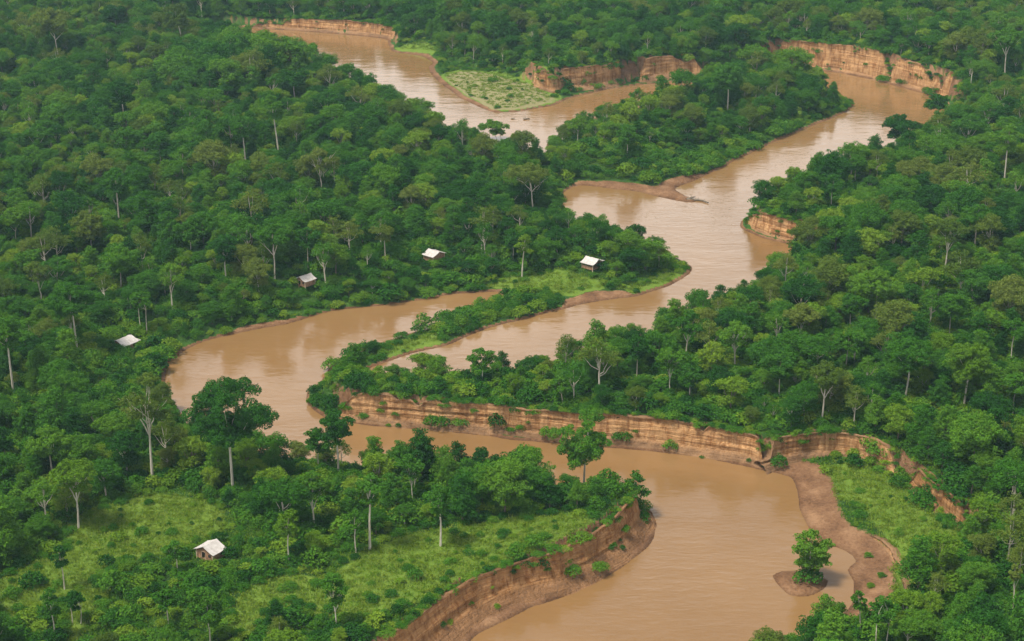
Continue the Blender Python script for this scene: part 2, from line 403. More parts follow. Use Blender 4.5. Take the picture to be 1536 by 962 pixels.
# ------------------------------------------------------------------ mesh helpers
def mesh_from(name, verts, quads=None, tris=None, mats=(), mat_idx=None, smooth=False):
    me = bpy.data.meshes.new(name)
    verts = np.asarray(verts, np.float32)
    q = np.asarray(quads if quads is not None and len(quads) else np.zeros((0, 4)), np.int32)
    t = np.asarray(tris if tris is not None and len(tris) else np.zeros((0, 3)), np.int32)
    me.vertices.add(len(verts)); me.vertices.foreach_set('co', verts.ravel())
    loops = np.concatenate([q.ravel(), t.ravel()])
    me.loops.add(len(loops)); me.loops.foreach_set('vertex_index', loops)
    n = len(q) + len(t)
    start = np.concatenate([np.arange(len(q))*4, len(q)*4 + np.arange(len(t))*3]).astype(np.int32)
    tot = np.concatenate([np.full(len(q), 4), np.full(len(t), 3)]).astype(np.int32)
    me.polygons.add(n); me.polygons.foreach_set('loop_start', start); me.polygons.foreach_set('loop_total', tot)
    for m in mats: me.materials.append(m)
    if mat_idx is not None: me.polygons.foreach_set('material_index', np.asarray(mat_idx, np.int32))
    me.polygons.foreach_set('use_smooth', np.full(n, smooth))
    me.update(calc_edges=True)
    return me

def new_obj(name, me, parent=None, loc=(0, 0, 0), link=True):
    o = bpy.data.objects.new(name, me)
    if link: COL.objects.link(o)
    if parent is not None: o.parent = parent
    o.location = loc
    return o

def set_attr(me, name, arr):
    a = me.attributes.new(name, 'FLOAT', 'POINT'); a.data.foreach_set('value', np.asarray(arr, np.float32))

def structure(o, kind='structure'):
    o['kind'] = kind; return o

def grid_quads(nu, nv):
    i, j = np.meshgrid(np.arange(nu-1), np.arange(nv-1), indexing='ij')
    a = (i*nv + j).ravel()
    return np.stack([a, a+nv, a+nv+1, a+1], 1)

# ------------------------------------------------------------------ ground sheet
ang = np.concatenate([np.linspace(-1.35, -0.47, 20)[:-1], np.linspace(-0.47, 0.47, 540), np.linspace(0.47, 1.35, 20)[1:]])
rad = np.concatenate([np.linspace(15, 205, 16)[:-1], np.exp(np.linspace(math.log(205), math.log(1230), 640)), np.exp(np.linspace(math.log(1260), math.log(7500), 34))])
RR, AA = np.meshgrid(rad, ang, indexing='ij')
gx, gy = RR*np.sin(AA), RR*np.cos(AA)
gz = terrain(gx, gy)
far = sstep(1150, 2200, RR)
gz = gz + far * (fbm(gx, gy, 900.0, 3) - 0.4) * 50.0
me = mesh_from('ground', np.stack([gx.ravel(), gy.ravel(), gz.ravel()], 1), grid_quads(len(rad), len(ang))[:, ::-1], mats=[GROUND_M], smooth=True)
dg = land(gx, gy).ravel(); bb = sample(PM, gx, gy, 3.0).ravel(); zz = gz.ravel()
cl = sample(clr, gx, gy, -99.0).ravel()
isl = sample(di, gx, gy, -50.0).ravel()
grass_a = sstep(-3.0, 3.0, cl)
mud_a = (1 - sstep(0.6, 1.1, dg/np.maximum(bb, 0.8))) * (1 - sstep(2.0, 3.2, zz))
mud_a = np.where(isl > -3, 1.0, mud_a)
nx_, ny_ = gx.ravel(), gy.ravel()
dp, _dc = project(nx_, ny_, 2.0)[:2]
dry_a = sstep(0, 7, cl) * ((dp > 650) & (dp < 860) & (_dc < 160)) * (0.3 + 1.4*fbm(nx_, ny_, 18.0, 3))
dry_a = dry_a * (1 - mud_a)
wet_a = np.clip(1 - zz/0.4, 0, 1)
for k, v in (('grass', grass_a*(1-mud_a)), ('mud', mud_a), ('dry', dry_a), ('wet', wet_a)): set_attr(me, k, v)
structure(new_obj('ground', me))

wx = np.linspace(-420, 420, 40); wy = np.linspace(140, 1190, 40)
WX, WY = np.meshgrid(wx, wy, indexing='ij')
me = mesh_from('river_water', np.stack([WX.ravel(), WY.ravel(), np.zeros(WX.size)], 1), grid_quads(40, 40), mats=[WATER_M])
structure(new_obj('river_water', me))

# ------------------------------------------------------------------ earth cliffs
def open_curve(pts, step=0.6):
    P = np.asarray(pts, float); out = []
    for i in range(len(P)-1):
        p0 = P[max(i-1, 0)]; p1 = P[i]; p2 = P[i+1]; p3 = P[min(i+2, len(P)-1)]
        k = max(1, int(np.hypot(*(p2-p1))/step))
        for j in range(k):
            t = j/k
            out.append(0.5*((2*p1)+(-p0+p2)*t+(2*p0-5*p1+4*p2-p3)*t*t+(-p0+3*p1-3*p2+p3)*t**3))
    out.append(P[-1]); return np.array(out)

def cliff(name, pix, z0, inland, run, top_off, seed, slump=0.25, tone=(1, 1, 1), step=0.6, rows=26, base_noise=1.0, ends=(1, 1)):
    """pix: base line of the face in pixels at height z0; inland: +1 when the land lies to the left of the walking direction."""
    c = open_curve(world_poly(pix, z0), step)
    k = np.ones(9)/9
    cp = np.pad(c, ((4, 4), (0, 0)), mode='edge')
    tan = np.gradient(c, axis=0)
    tp = np.pad(tan, ((12, 12), (0, 0)), mode='edge')
    tan = np.stack([np.convolve(tp[:, q], np.ones(25)/25, 'valid') for q in (0, 1)], 1)
    tan /= np.linalg.norm(tan, axis=1)[:, None]
    nrm = np.stack([-tan[:, 1], tan[:, 0]], 1) * inland
    s = np.concatenate([[0], np.cumsum(np.linalg.norm(np.diff(c, axis=0), axis=1))])
    n = len(c)
    gully = (fbm(s, seed*9.1+0*s, 7.0, 4) - 0.5) * 2 * base_noise
    big = (fbm(s, seed*5.3+0*s, 26.0, 2) - 0.5) * 2.2 * base_noise
    fade = np.minimum(1, np.minimum(s + (0 if ends[0] else 99), s[-1]-s + (0 if ends[1] else 99))/5.0)
    off_top = run + big + gully*0.9
    ex, ey = (c + nrm*(off_top + top_off)[:, None]).T
    ztop = np.maximum(terrain(ex, ey), z0+0.15) + 0.05
    ztop = z0 - 0.4 + (ztop - z0 + 0.4) * np.clip(fade*1.3, 0, 1)
    verts = np.zeros((n, rows+3, 3)); sl = np.zeros((n, rows+3)); 
    for j in range(rows):
        t = j/(rows-1)
        hh = slump + 0.10*(fbm(s, 40+seed+0*s, 12.0, 3)-0.5)*2
        # talus (lower part) then near vertical face
        tt = np.clip(t/np.maximum(hh, 0.05), 0, 1)
        o = np.where(t < hh, run*0.72*tt, run*0.72 + run*0.28*(t-hh)/(1-hh))
        zr = z0 - 0.35 + (ztop - z0 + 0.35)*t
        strata = (fbm(zr*1.0+seed*3, s*0.03, 0.85, 3)-0.5)*(0.25 + 0.9*fbm(s, 60+seed+0*s, 9.0, 2))*np.where(t < hh, 0.35, 1.0)
        notch = (fbm(s+300+seed, zr*0.9, 3.0, 3)-0.5)*0.7
        over = -0.35*sstep(0.9, 1.0, t)
        o = o + big*(0.05+0.95*t) + gully*(0.15+0.85*t) + strata + notch + over
        if j == 0: o = o - 1.2 - 0.1*run
        if j == 0 and z0 > 0: zr = zr - 2.6
        verts[:, j, :2] = c + nrm*o[:, None]; verts[:, j, 2] = zr
        sl[:, j] = 1 - sstep(hh-0.10, hh+0.08, t + 0*s)
    sl[:, rows-1:] = 1.0
    lastoff = np.einsum('ij,ij->i', verts[:, rows-1, :2]-c, nrm)
    for q, (a, dz) in enumerate(((0.5, 0.12), (1.6, 0.02), (3.2, -0.5))):
        p = c + nrm*(lastoff+a)[:, None]
        verts[:, rows+q, :2] = p
        zt = np.maximum(terrain(p[:, 0], p[:, 1]), z0-0.3)
        verts[:, rows+q, 2] = ztop*(1-q/2) + zt*(q/2) + dz
    q = grid_quads(n, rows+3)
    me = mesh_from(name, verts.reshape(-1, 3), q if inland > 0 else q[:, ::-1], mats=[CLIFF_M], smooth=True)
    set_attr(me, 'slump', sl.ravel())
    a = me.attributes.new('tone', 'FLOAT_COLOR', 'POINT')
    a.data.foreach_set('color', np.tile(np.array([*tone, 1.0], np.float32), n*(rows+3)))
    return structure(new_obj(name, me)), verts

CL = []
CL.append(cliff('river_cliff', [(495,630),(540,637),(600,643),(660,648),(740,655),(800,662),(860,668),(930,672),(1000,680),(1040,686),(1080,692),(1120,700),(1156,711),(1172,704),(1182,694)], 0.0, 1, 3.2, 1.6, 1, slump=0.28, ends=(1, 0)))
CL.append(cliff('river_cliff', [(972,760),(982,770),(989,786),(983,800),(968,824),(938,850),(900,873),(860,893),(800,910),(752,930),(715,952),(680,985),(600,1040)], 0.0, -1, 5.9, 2.9, 2, slump=0.34, tone=(0.90, 0.83, 0.76), base_noise=0.6))
CL.append(cliff('river_cliff', [(1106,334),(1120,346),(1150,358),(1180,366),(1216,376),(1232,384)], 0.0, 1, 3.0, 1.5, 3, slump=0.2))
CL.append(cliff('river_cliff', [(1158,97),(1175,98),(1215,104),(1260,110),(1300,118),(1335,127),(1370,136),(1408,147),(1440,152),(1452,140)], 0.0, 1, 3.4, 1.5, 4, slump=0.10, step=0.8))
CL.append(cliff('river_cliff', [(368,42),(400,44),(430,46),(480,49),(530,53),(580,59),(586,66)], 0.0, 1, 3.0, 1.5, 5, slump=0.25, step=0.9))
CL.append(cliff('river_cliff', [(1148,699),(1166,693),(1195,687),(1225,683),(1255,684),(1285,690),(1312,702),(1336,714)], BZ, 1, 2.2, 2.8, 6, slump=0.15, ends=(0, 1)))
CL.append(cliff('river_cliff', [(1350,728),(1368,742),(1395,765),(1420,785),(1441,800)], BZ, 1, 2.4, 2.8, 7, slump=0.25, tone=(0.9, 0.86, 0.8)))
CL.append(cliff('river_cliff', [(792,126),(798,131),(808,134),(830,137),(850,134),(870,132),(900,128),(928,123),(940,119)], BZ, 1, 2.6, 2.9, 8, slump=0.10, step=0.8, base_noise=0.6))
CL.append(cliff('river_cliff', [(956,117),(966,118),(1000,115),(1030,113),(1070,112),(1100,111)], BZ, 1, 2.6, 2.9, 10, slump=0.12, step=0.8, base_noise=0.5))
CL.append(cliff('eroded_sand_step', [(1292,800),(1318,815),(1336,840),(1346,868),(1348,895)], 1.2, 1, 1.2, 1.0, 9, slump=0.3, rows=10, base_noise=0.5))

# ------------------------------------------------------------------ foliage builders
def unit(v):
    return v/np.maximum(np.linalg.norm(v, axis=-1, keepdims=True), 1e-6)

def leaves(c, nrm, size, r):
    n = len(c)
    t = unit(np.cross(nrm, r.normal(size=(n, 3)))); b = np.cross(nrm, t)
    s = (size * r.uniform(0.6, 1.35, n))[:, None]
    droop = nrm * s * 0.18
    v = np.stack([c - t*s*0.5, c + b*s*0.36 + droop, c + t*s*0.5, c - b*s*0.36 + droop], 1).reshape(-1, 3)
    return v, np.arange(4*n).reshape(-1, 4)

def puffs_to_leaves(P, Rd, per_m2, size, r, rough=0.30, up=0.25, low=-0.6):
    C, Nn = [], []
    for p, rad in zip(P, Rd):
        area = 4*math.pi*(rad[0]*rad[2])
        n = max(14, int(per_m2*area))
        d = unit(r.normal(size=(n*2, 3))); d = d[d[:, 2] > low + r.uniform(-0.25, 0.15, len(d))][:n]
        k = r.uniform(0.72, 1.0, len(d))**0.6 * (1 + 0.10*r.normal(size=len(d)))
        C.append(p + d*rad*k[:, None])
        Nn.append(unit(d/rad*rad.min() + np.array([0, 0, up]) + rough*r.normal(size=d.shape)))
    C = np.concatenate(C); Nn = np.concatenate(Nn)
    return leaves(C, Nn, size, r)

def tube(path, radii, seg=6):
    P = np.asarray(path, float); R = np.asarray(radii, float); n = len(P)
    T = unit(np.gradient(P, axis=0)); ref = np.array([0.31, 0.95, 0.05])
    A = unit(np.cross(T, ref)); B = np.cross(T, A)
    th = np.arange(seg)*2*math.pi/seg
    ring = A[:, None, :]*np.cos(th)[None, :, None] + B[:, None, :]*np.sin(th)[None, :, None]
    v = (P[:, None, :] + ring*R[:, None, None]).reshape(-1, 3)
    q = []
    for i in range(n-1):
        for j in range(seg):
            q.append((i*seg+j, i*seg+(j+1) % seg, (i+1)*seg+(j+1) % seg, (i+1)*seg+j))
    return v, np.array(q)

def join(parts):
    V, Q, o = [], [], 0
    for v, q in parts:
        V.append(v); Q.append(q+o); o += len(v)
    return np.concatenate(V), np.concatenate(Q)

def limb(a, b, r0, r1, r, sag=0.12, n=6):
    a = np.array(a, float); b = np.array(b, float); L = np.linalg.norm(b-a)
    t = np.linspace(0, 1, n)[:, None]
    p = a + (b-a)*t + np.array([0, 0, 1.0])*(-sag*L)*np.sin(t*math.pi) + r.normal(size=(n, 3))*0.025*L*np.sin(t*math.pi)
    return tube(p, r0 + (r1-r0)*t[:, 0], 6)

def lobed(lobes, r, k, big=(0.30, 0.46), low=1.5, jit=0.25):
    """puffs spread over the upper side of several lobes, each lobe (centre, radii)."""
    P, Rd = [], []
    for c, rad in lobes:
        ph = r.uniform(0, 6.28)
        for i in range(k):
            u = (i+0.5)/k; cz = 1 - low*u; hr = math.sqrt(max(0.0, 1-cz*cz)); az = ph + i*2.39996 + r.uniform(-0.4, 0.4)
            d = np.array([hr*math.cos(az), hr*math.sin(az), cz])
            P.append(c + d*rad*r.uniform(0.62, 0.62+jit+0.12))
            q = rad[0]*r.uniform(*big); Rd.append(np.array([q, q, q*r.uniform(0.6, 0.85)]))
        P.append(np.array(c)); Rd.append(np.asarray(rad)*0.62)
    return P, Rd

def canopy_tree(seed, H, R, shape, leaf=0.37, dens=10.0):
    """crown vertices/quads and trunk vertices/quads of a full forest tree."""
    r = np.random.RandomState(seed)
    L = []; ph = r.uniform(0, 6.28)
    n = {'round': 7, 'broad': 9, 'clumpy': 5, 'loose': 7, 'tall': 8, 'draped': 9}[shape]
    for i in range(n):
        az = ph + i*2.39996 + r.uniform(-0.5, 0.5)
        if shape in ('tall', 'draped'):
            u = (i+0.5)/n; z = H*((0.36 if shape == 'tall' else 0.2) + (0.5 if shape == 'tall' else 0.66)*u)
            w = R*(0.5-0.42*u**2)*r.uniform(0.7, 1.25); q = R*r.uniform(0.36, 0.56)*(1-0.25*u)
            rz = q*(r.uniform(0.8, 1.1) if shape == 'tall' else r.uniform(1.1, 1.7))
        else:
            if i == 0: w, z = R*0.12, H*0.80
            else:
                w = R*r.uniform(0.38, 0.70); z = H*(0.80 - 0.26*(w/R)**1.3 + r.uniform(-0.10, 0.08))
            q = R*r.uniform(0.30, 0.52)*(1.1 if i == 0 else 1)*(0.8 if shape == 'loose' else 1)*(1.2 if shape == 'clumpy' else 1)
            rz = q*r.uniform(0.62, 0.95)*(0.85 if shape == 'broad' else 1)
        L.append((np.array([w*math.cos(az), w*math.sin(az), z]), np.array([q, q, rz])))
    if shape != 'loose':    # shaded lower skirt
        for k in range(4):
            az = ph + k*1.7; q = R*r.uniform(0.28, 0.42)
            L.append((np.array([R*0.42*math.cos(az), R*0.42*math.sin(az), H*r.uniform(0.3, 0.46)]), np.array([q, q, q*1.1])))
    P, Rd = lobed(L, r, {'broad': 9, 'loose': 8, 'clumpy': 12}.get(shape, 10))
    cv = puffs_to_leaves(np.array(P), Rd, dens*(0.7 if shape == 'loose' else 1), leaf, r)
    tr = [tube([(0, 0, -1.5), (0.05, 0, 0.2), (r.normal()*0.15, r.normal()*0.15, H*0.35), (r.normal()*0.35, r.normal()*0.35, H*0.78)],
               [0.30, 0.24, 0.17, 0.06], 7)]
    for k in range(min(5, n)):
        tr.append(limb((0, 0, H*r.uniform(0.3, 0.48)), L[k][0], 0.11, 0.04, r))
    return cv, join(tr)

def bush_mesh(seed, R, H, leaf=0.31, dens=11.0):
    r = np.random.RandomState(seed); P, Rd = [], []
    for i in range(18):
        az = i*2.39996 + r.uniform(-0.4, 0.4); q = math.sqrt((i+0.3)/18)
        pr = R*r.uniform(0.20, 0.36)
        P.append(np.array([R*0.68*q*math.cos(az), R*0.68*q*math.sin(az), H*(0.72 - 0.45*q*q)*r.uniform(0.75, 1.1)])); Rd.append(np.array([pr, pr, pr*r.uniform(0.6, 0.9)]))
    return puffs_to_leaves(np.array(P), Rd, dens, leaf, r, low=-0.4)

def emergent_tree(seed, H, CW, cf, style, lean=(0, 0), leaf=0.6, thick=1.0):
    """tall tree in metres; lean = horizontal offset of the crown centre."""
    r = np.random.RandomState(seed)
    R = CW/2; lx, ly = lean
    ch = H*cf; zc = H - ch                       # crown bottom
    def trunk_at(z):
        t = np.clip(z/H, 0, 1); return np.array([lx*t**1.3, ly*t**1.3, z])
    tr = []; P, Rd = [], []
    r0 = (0.14 + 0.0075*H)*thick
    kink = r.normal(size=2)*0.12
    nfork = {'umbrella': 0, 'round': 0, 'sparse': 4, 'snag': 3, 'fork': 2, 'twin': 0, 'small': 0}[style]
    zf = {'fork': zc*0.74, 'snag': zc*0.74, 'sparse': zc*0.95, 'twin': zc + ch*0.12}.get(style, zc + ch*0.16)
    stems = [(0, 0)] if style != 'twin' else [(-0.8, 0.2), (0.9, -0.3)]
    for si, (sx, sy) in enumerate(stems):
        base = np.array([sx, sy, 0])
        zz = [-2.0, 0.3, zf*0.35, zf*0.7, zf]
        path = [trunk_at(max(z, 0)) + base*(1+0.5*z/H) + np.array([0, 0, min(z, 0)]) for z in zz]
        path[2][:2] += kink*0.6; path[3][:2] += kink
        tr.append(tube(path, np.array([1.35, 1.05, 0.85, 0.74, 0.62])*r0*(0.8 if style == 'twin' else 1), 8))
        f = path[-1]
        for k in range(nfork):
            az = k*6.283/nfork + r.uniform(-0.4, 0.4)
            q = r.uniform(0.35, 0.8)
            e = trunk_at(zc) + np.array([R*q*math.cos(az), R*q*math.sin(az), ch*r.uniform(0.25, 0.62)])
            mid = f + (e-f)*0.45 + np.array([0, 0, 0.06*H*r.uniform(0.2, 1)])
            tr.append(limb(f, mid, r0*0.5, r0*0.32, r, -0.03)); tr.append(limb(mid, e, r0*0.32, r0*0.1, r, -0.05))
            for w in range(1):
                e2 = mid + (e-mid)*0.4 + np.array([r.normal()*R*0.3, r.normal()*R*0.3, ch*r.uniform(0.1, 0.35)])
                tr.append(limb(mid, e2, r0*0.24, r0*0.07, r, 0))
        tr.append(limb(f, trunk_at(H*0.9), r0*0.5, r0*0.08, r, 0))
    flat = style in ('umbrella', 'snag', 'fork', 'twin')
    n = {'umbrella': 9, 'round': 11, 'sparse': 9, 'snag': 8, 'fork': 9, 'twin': 8, 'small': 6}[style]
    L = []; ph = r.uniform(0, 6.28)
    for i in range(n):
        az = ph + i*2.39996 + r.uniform(-0.45, 0.45)
        if i == 0: w, z = 0.08, 0.80
        elif flat: w = r.uniform(0.35, 0.78); z = 0.74 - 0.42*w**1.6 + r.uniform(-0.08, 0.08)
        else: w = r.uniform(0.35, 0.74)*(1 if i % 3 else 0.7); z = 0.80 - 0.62*((i)/n) + r.uniform(-0.08, 0.08)
        q = R*r.uniform(0.26, 0.42)*(0.86 if style in ('sparse', 'snag') else 1)
        zz = zc + ch*z
        c = trunk_at(zz)*np.array([1, 1, 0]) + np.array([R*w*math.cos(az), R*w*math.sin(az), min(zz, H - 0.62*q)])
        L.append((c, np.array([q, q, q*r.uniform(0.5, 0.75 if flat else 0.9)])))
    for k in range(3 if style in ('sparse', 'snag') else 5):
        az = ph + k*1.9; q = R*r.uniform(0.22, 0.32)
        L.append((trunk_at(zc)*np.array([1, 1, 0]) + np.array([R*0.34*math.cos(az), R*0.34*math.sin(az), zc + ch*r.uniform(0.16, 0.34)]), np.array([q, q, q*0.8])))
    P, Rd = lobed(L, r, 9)
    if nfork:       # higher second fork inside the crown
        g = trunk_at(zc + ch*0.12); tr.append(limb(f, g, r0*0.55, r0*0.4, r, 0)); f = g
    for lc, lr in L[:6]:
        tr.append(limb(f, lc - np.array([0, 0, lr[2]*0.3]), r0*0.30, r0*0.07, r, 0.05))
    dens = {'sparse': 5.6, 'snag': 5.6}.get(style, 6.6) * (0.6/leaf)**2
    return puffs_to_leaves(np.array(P), Rd, dens, leaf, r, rough=0.34, low=-0.55), join(tr)

# ------------------------------------------------------------------ tall trees one can point to
# base px, top px, crown width px, crown fraction, style, leaf, label phrase
EM = [
 (89,90,78,12,66,.50,'fork','olive','grey-green umbrella tree with forked white trunk by the far top corner'),
 (276,87,266,5,48,.48,'round','olive','yellowish domed tree on a thin trunk at the top edge of the forest'),
 (318,116,313,58,58,.48,'twin','mid','broad green tree with twin white trunks near the hidden upper river bend'),
 (189,194,184,120,58,.50,'round','deep','dark domed tree with a short white trunk in the far forest'),
 (418,231,409,140,44,.45,'umbrella','mid','narrow-crowned tree with a long pale trunk amid the upper forest'),
 (369,249,365,172,46,.50,'round','mid','green tree with a dull thin trunk just uphill of the forked olive one'),
 (482,291,480,218,54,.55,'snag','olive','olive tree with many pale forks high in the central forest'),
 (242,253,240,198,42,.55,'round','deep','small-crowned dark tree with a grey stem in the far forest'),
 (443,156,440,104,46,.55,'round','deep','dark round tree with a faint stem below the upper river bank'),
 (179,335,179,250,50,.50,'umbrella','mid','tree with a straight pale stem uphill of the brown-domed one'),
 (175,48,172,8,46,.55,'round','deep','dim bluish green tree with a faint stem at the far edge'),
 (800,320,792,246,74,.42,'snag','olive','olive dome tree with a stark white forked trunk near the river tip'),
 (750,218,735,178,44,.62,'twin','mid','waterside tree with two slim pale stems against the upper river'),
 (866,221,868,172,36,.50,'sparse','mid','lone spindly tree at the tip of the wooded loop'),
 (941,236,940,188,46,.60,'round','mid','pale-stemmed tree amid low growth on the wooded loop'),
 (1091,169,1090,92,62,.60,'round','deep','tallest dark tree on the wooded loop with a white stem'),
 (1507,116,1502,38,56,.45,'fork','mid','white forked tree beyond the end of the far cliff'),
 (1406,194,1402,138,40,.55,'round','deep','dark tree at the outer bank opposite the far cliff end'),
 (1347,228,1346,172,64,.66,'twin','deep','big dark dome tree with two stems on the outer bend bank'),
 (1246,317,1246,262,44,.50,'round','deep','slim tree with grey stem behind the short notched cliff'),
 (1282,282,1280,232,44,.55,'round','mid','tree with dull stem inland of the outer bend'),
 (1506,277,1504,184,46,.48,'umbrella','mid','thin tall tree with stem broken by leaves at the far edge of the picture'),
 (1317,344,1318,290,54,.62,'sparse','olive','brownish olive tree behind the short notched cliff'),
 (1462,374,1462,304,52,.52,'umbrella','mid','umbrella tree with slim grey stem on the east slope'),
 (1417,409,1420,324,64,.50,'snag','olive','olive tree with twin white trunks high on the east slope'),
 (1406,457,1405,408,42,.50,'small','mid','little tree with short pale stem below the twin white trunks'),
 (1313,488,1311,404,72,.52,'umbrella','mid','wide umbrella tree with thin stem at mid slope east'),
 (1275,497,1272,440,44,.60,'round','deep','dark column tree beside the wide umbrella tree'),
 (1424,504,1422,440,54,.60,'round','mid','full green tree with hidden stem below the little tree with short pale stem'),
 (1516,548,1516,478,48,.42,'umbrella','mid','slim umbrella tree at the edge beyond the big round crown'),
 (1197,525,1202,455,56,.48,'fork','olive','olive tree with a white trunk and one side limb'),
 (1102,558,1096,480,58,.48,'snag','mid','tree with three white leaning stems above the long cliff'),
 (1029,542,1032,465,48,.50,'fork','mid','white forked tree behind the slough trees'),
 (1005,595,1001,520,52,.50,'fork','mid','forked pale tree behind the long cliff centre'),
 (955,573,956,500,46,.55,'round','deep','dark tree with a short grey stem near the slough'),
 (725,577,722,522,52,.60,'sparse','mid','slender leaning tree on the slough bank'),
 (845,612,836,565,44,.55,'sparse','mid','small crooked pale tree near the long cliff edge'),
 (1034,605,1030,545,44,.60,'round','deep','dark tree with faint stems near the long cliff edge'),
 (1232,637,1236,543,58,.44,'fork','olive','umbrella tree with clean white forked trunk above the grassy bench'),
 (1357,604,1362,508,78,.50,'umbrella','mid','wide umbrella tree with a straight white trunk on the lower east slope'),
 (1445,618,1450,513,80,.56,'round','light','bright round-crowned tree on a straight white trunk'),
 (1268,560,1270,494,54,.52,'round','mid','tree with dark slim stem uphill of the clean white fork'),
 (1168,602,1166,530,54,.55,'round','deep','dark tree with crooked stem above the cliff gully'),
 (1519,620,1520,560,50,.56,'umbrella','mid','umbrella tree with grey stem next to the bright round one'),
 (25,366,27,310,48,.55,'fork','mid','forked grey tree at the far west edge'),
 (139,383,138,320,60,.62,'round','olive','brown-domed tree with a white stem west of the winding river'),
 (286,385,286,330,46,.60,'round','deep','dark tree with a thin white stem in the middle forest'),
 (412,419,414,334,56,.44,'fork','mid','tall white-stemmed tree beside the hut with the long roof'),
 (340,425,338,352,46,.60,'round','deep','creeper-hung tree with a grey stem in the middle forest'),
 (50,428,49,374,48,.55,'round','mid','green tree with a short grey stem at the west edge'),
 (259,468,259,394,42,.50,'snag','mid','small tree with many pale forks north of the western hut'),
 (216,501,216,434,40,.52,'twin','mid','slim pair of pale stems right behind the western hut'),
 (116,527,113,426,80,.52,'umbrella','mid','tall umbrella tree with a straight white trunk near the western hut'),
 (21,594,20,473,70,.46,'umbrella','mid','very tall pale tree at the west edge'),
 (62,458,62,390,54,.55,'snag','olive','olive tree with a bundle of grey stems at the west edge'),
 (182,438,185,370,66,.60,'round','mid','wide domed tree between the forest and the western hut'),
 (462,402,463,338,44,.58,'round','deep','dark tree with a thread-thin stem behind the hut with the long roof'),
 (578,392,576,335,40,.50,'umbrella','olive','pale-crowned slim tree west of the lone white roof'),
 (769,396,770,343,38,.58,'round','deep','dark slim tree between the lone white roof and the open shelter'),
 (783,418,788,350,34,.48,'small','light','light green tree with a pale stem facing the open shelter'),
 (229,720,233,553,82,.58,'sparse','olive','tallest tree with bare branching crown on the near shore'),
 (350,742,348,563,134,.62,'round','deep','great dark spreading tree on the near shore against the river'),
 (118,793,123,686,72,.48,'fork','light','light green tree with bright white forked trunk over the meadow'),
 (80,728,79,640,70,.55,'umbrella','mid','umbrella tree with grey stem uphill of the meadow'),
 (434,847,436,764,44,.50,'round','light','pale green tree with bare straight stem east of the meadow hut'),
 (471,795,470,704,60,.56,'fork','mid','tree with slanting grey fork behind the meadow woods'),
 (508,715,506,614,64,.55,'round','deep','dark tall tree with grey stem at the neck of the near peninsula'),
 (479,710,478,640,46,.62,'round','deep','dark tree beside the neck of the near peninsula'),
 (267,866,264,810,38,.52,'small','mid','small round tree with thin stem before the meadow hut'),
 (97,884,94,816,34,.55,'small','deep','small dark tree with a leaning stem in the meadow'),
 (253,938,252,884,44,.50,'small','mid','small umbrella tree at the bottom of the meadow'),
 (115,936,116,884,34,.62,'twin','deep','small dark tree on two pale stems in the meadow'),
 (316,970,312,878,66,.66,'round','mid','leafy tree cut by the bottom edge beside the meadow'),
 (505,945,500,856,54,.60,'fork','mid','open-crowned tree with pale stem at the bottom meadow edge'),
 (83,960,80,880,44,.62,'small','mid','thin tree at the bottom edge west of the meadow'),
 (555,824,560,704,50,.50,'umbrella','mid','tall straight white-stemmed tree in the grove of the near peninsula'),
 (534,830,534,764,38,.55,'small','mid','short tree with pale stem under the tall straight one'),
 (661,819,659,724,50,.54,'umbrella','mid','white-stemmed tree standing at the peninsula grass edge'),
 (620,757,612,677,46,.55,'fork','mid','tree with bent white stem at the back of the peninsula grove'),
 (875,742,880,620,88,.66,'round','mid','tall sparse tree leaning over the river near the peninsula tip'),
 (950,764,952,709,50,.70,'sparse','deep','dark bushy tree overhanging the peninsula tip'),
 (726,726,725,676,60,.68,'twin','deep','dark tree with pale fork on the river side of the peninsula'),
 (1213,868,1213,790,68,.93,'round','mid','lone leafy tree on the little mud island'),
 (1291,956,1281,882,30,.50,'small','mid','thin young tree leaning over the inlet'),
 (1320,975,1320,892,50,.58,'twin','mid','pale two-stemmed tree at the bottom edge by the inlet'),
 (1519,915,1515,845,26,.40,'snag','olive','half-bare tree with a white stem near the lower corner'),
 (1185,522,1150,386,10,.5,None,None,None),
]
EM = [e for e in EM if e[6]]
tall = []
for k, (xb, yb, xt, yt, cw, cf, style, leaf, text) in enumerate(EM):
    x, y, z = on_ground(xb, yb)
    if 'mud island' in text: z = float(terrain(x, y))
    H = 15.0
    for _ in range(8):
        py = project(x, y, z+H)[1]
        sc = FPX/project(x, y, z+H)[2]*CP
        H += (py - yt)/sc
    sc = FPX/project(x, y, z+H*0.7)[2]
    CWm = cw/sc
    tall.append(dict(x=x, y=y, z=z, H=H, W=CWm, px=(xb+xt)/2, py=yt+(yb-yt)*0.3, scale=sc, text=text, depth=project(x, y, z)[2],
                     vis=H*(1-cf), style=style))
    thick = 1.0 if H > 14 else 0.7
    cr, tk = emergent_tree(100+k, H, CWm, cf, style, ((xt-xb)/sc, 0.0), leaf=0.40 if sc > 4 else 0.52, thick=thick)
    root = bpy.data.objects.new('tall_tree', None); COL.objects.link(root)
    root.location = (x, y, z); root.empty_display_size = 0.5
    root['label'] = text; root['category'] = 'tree'
    new_obj('trunk', mesh_from('trunk', *tk, mats=[BARK_PALE], smooth=True), root)
    new_obj('crown', mesh_from('crown', *cr, mats=[LEAF[leaf]]), root)

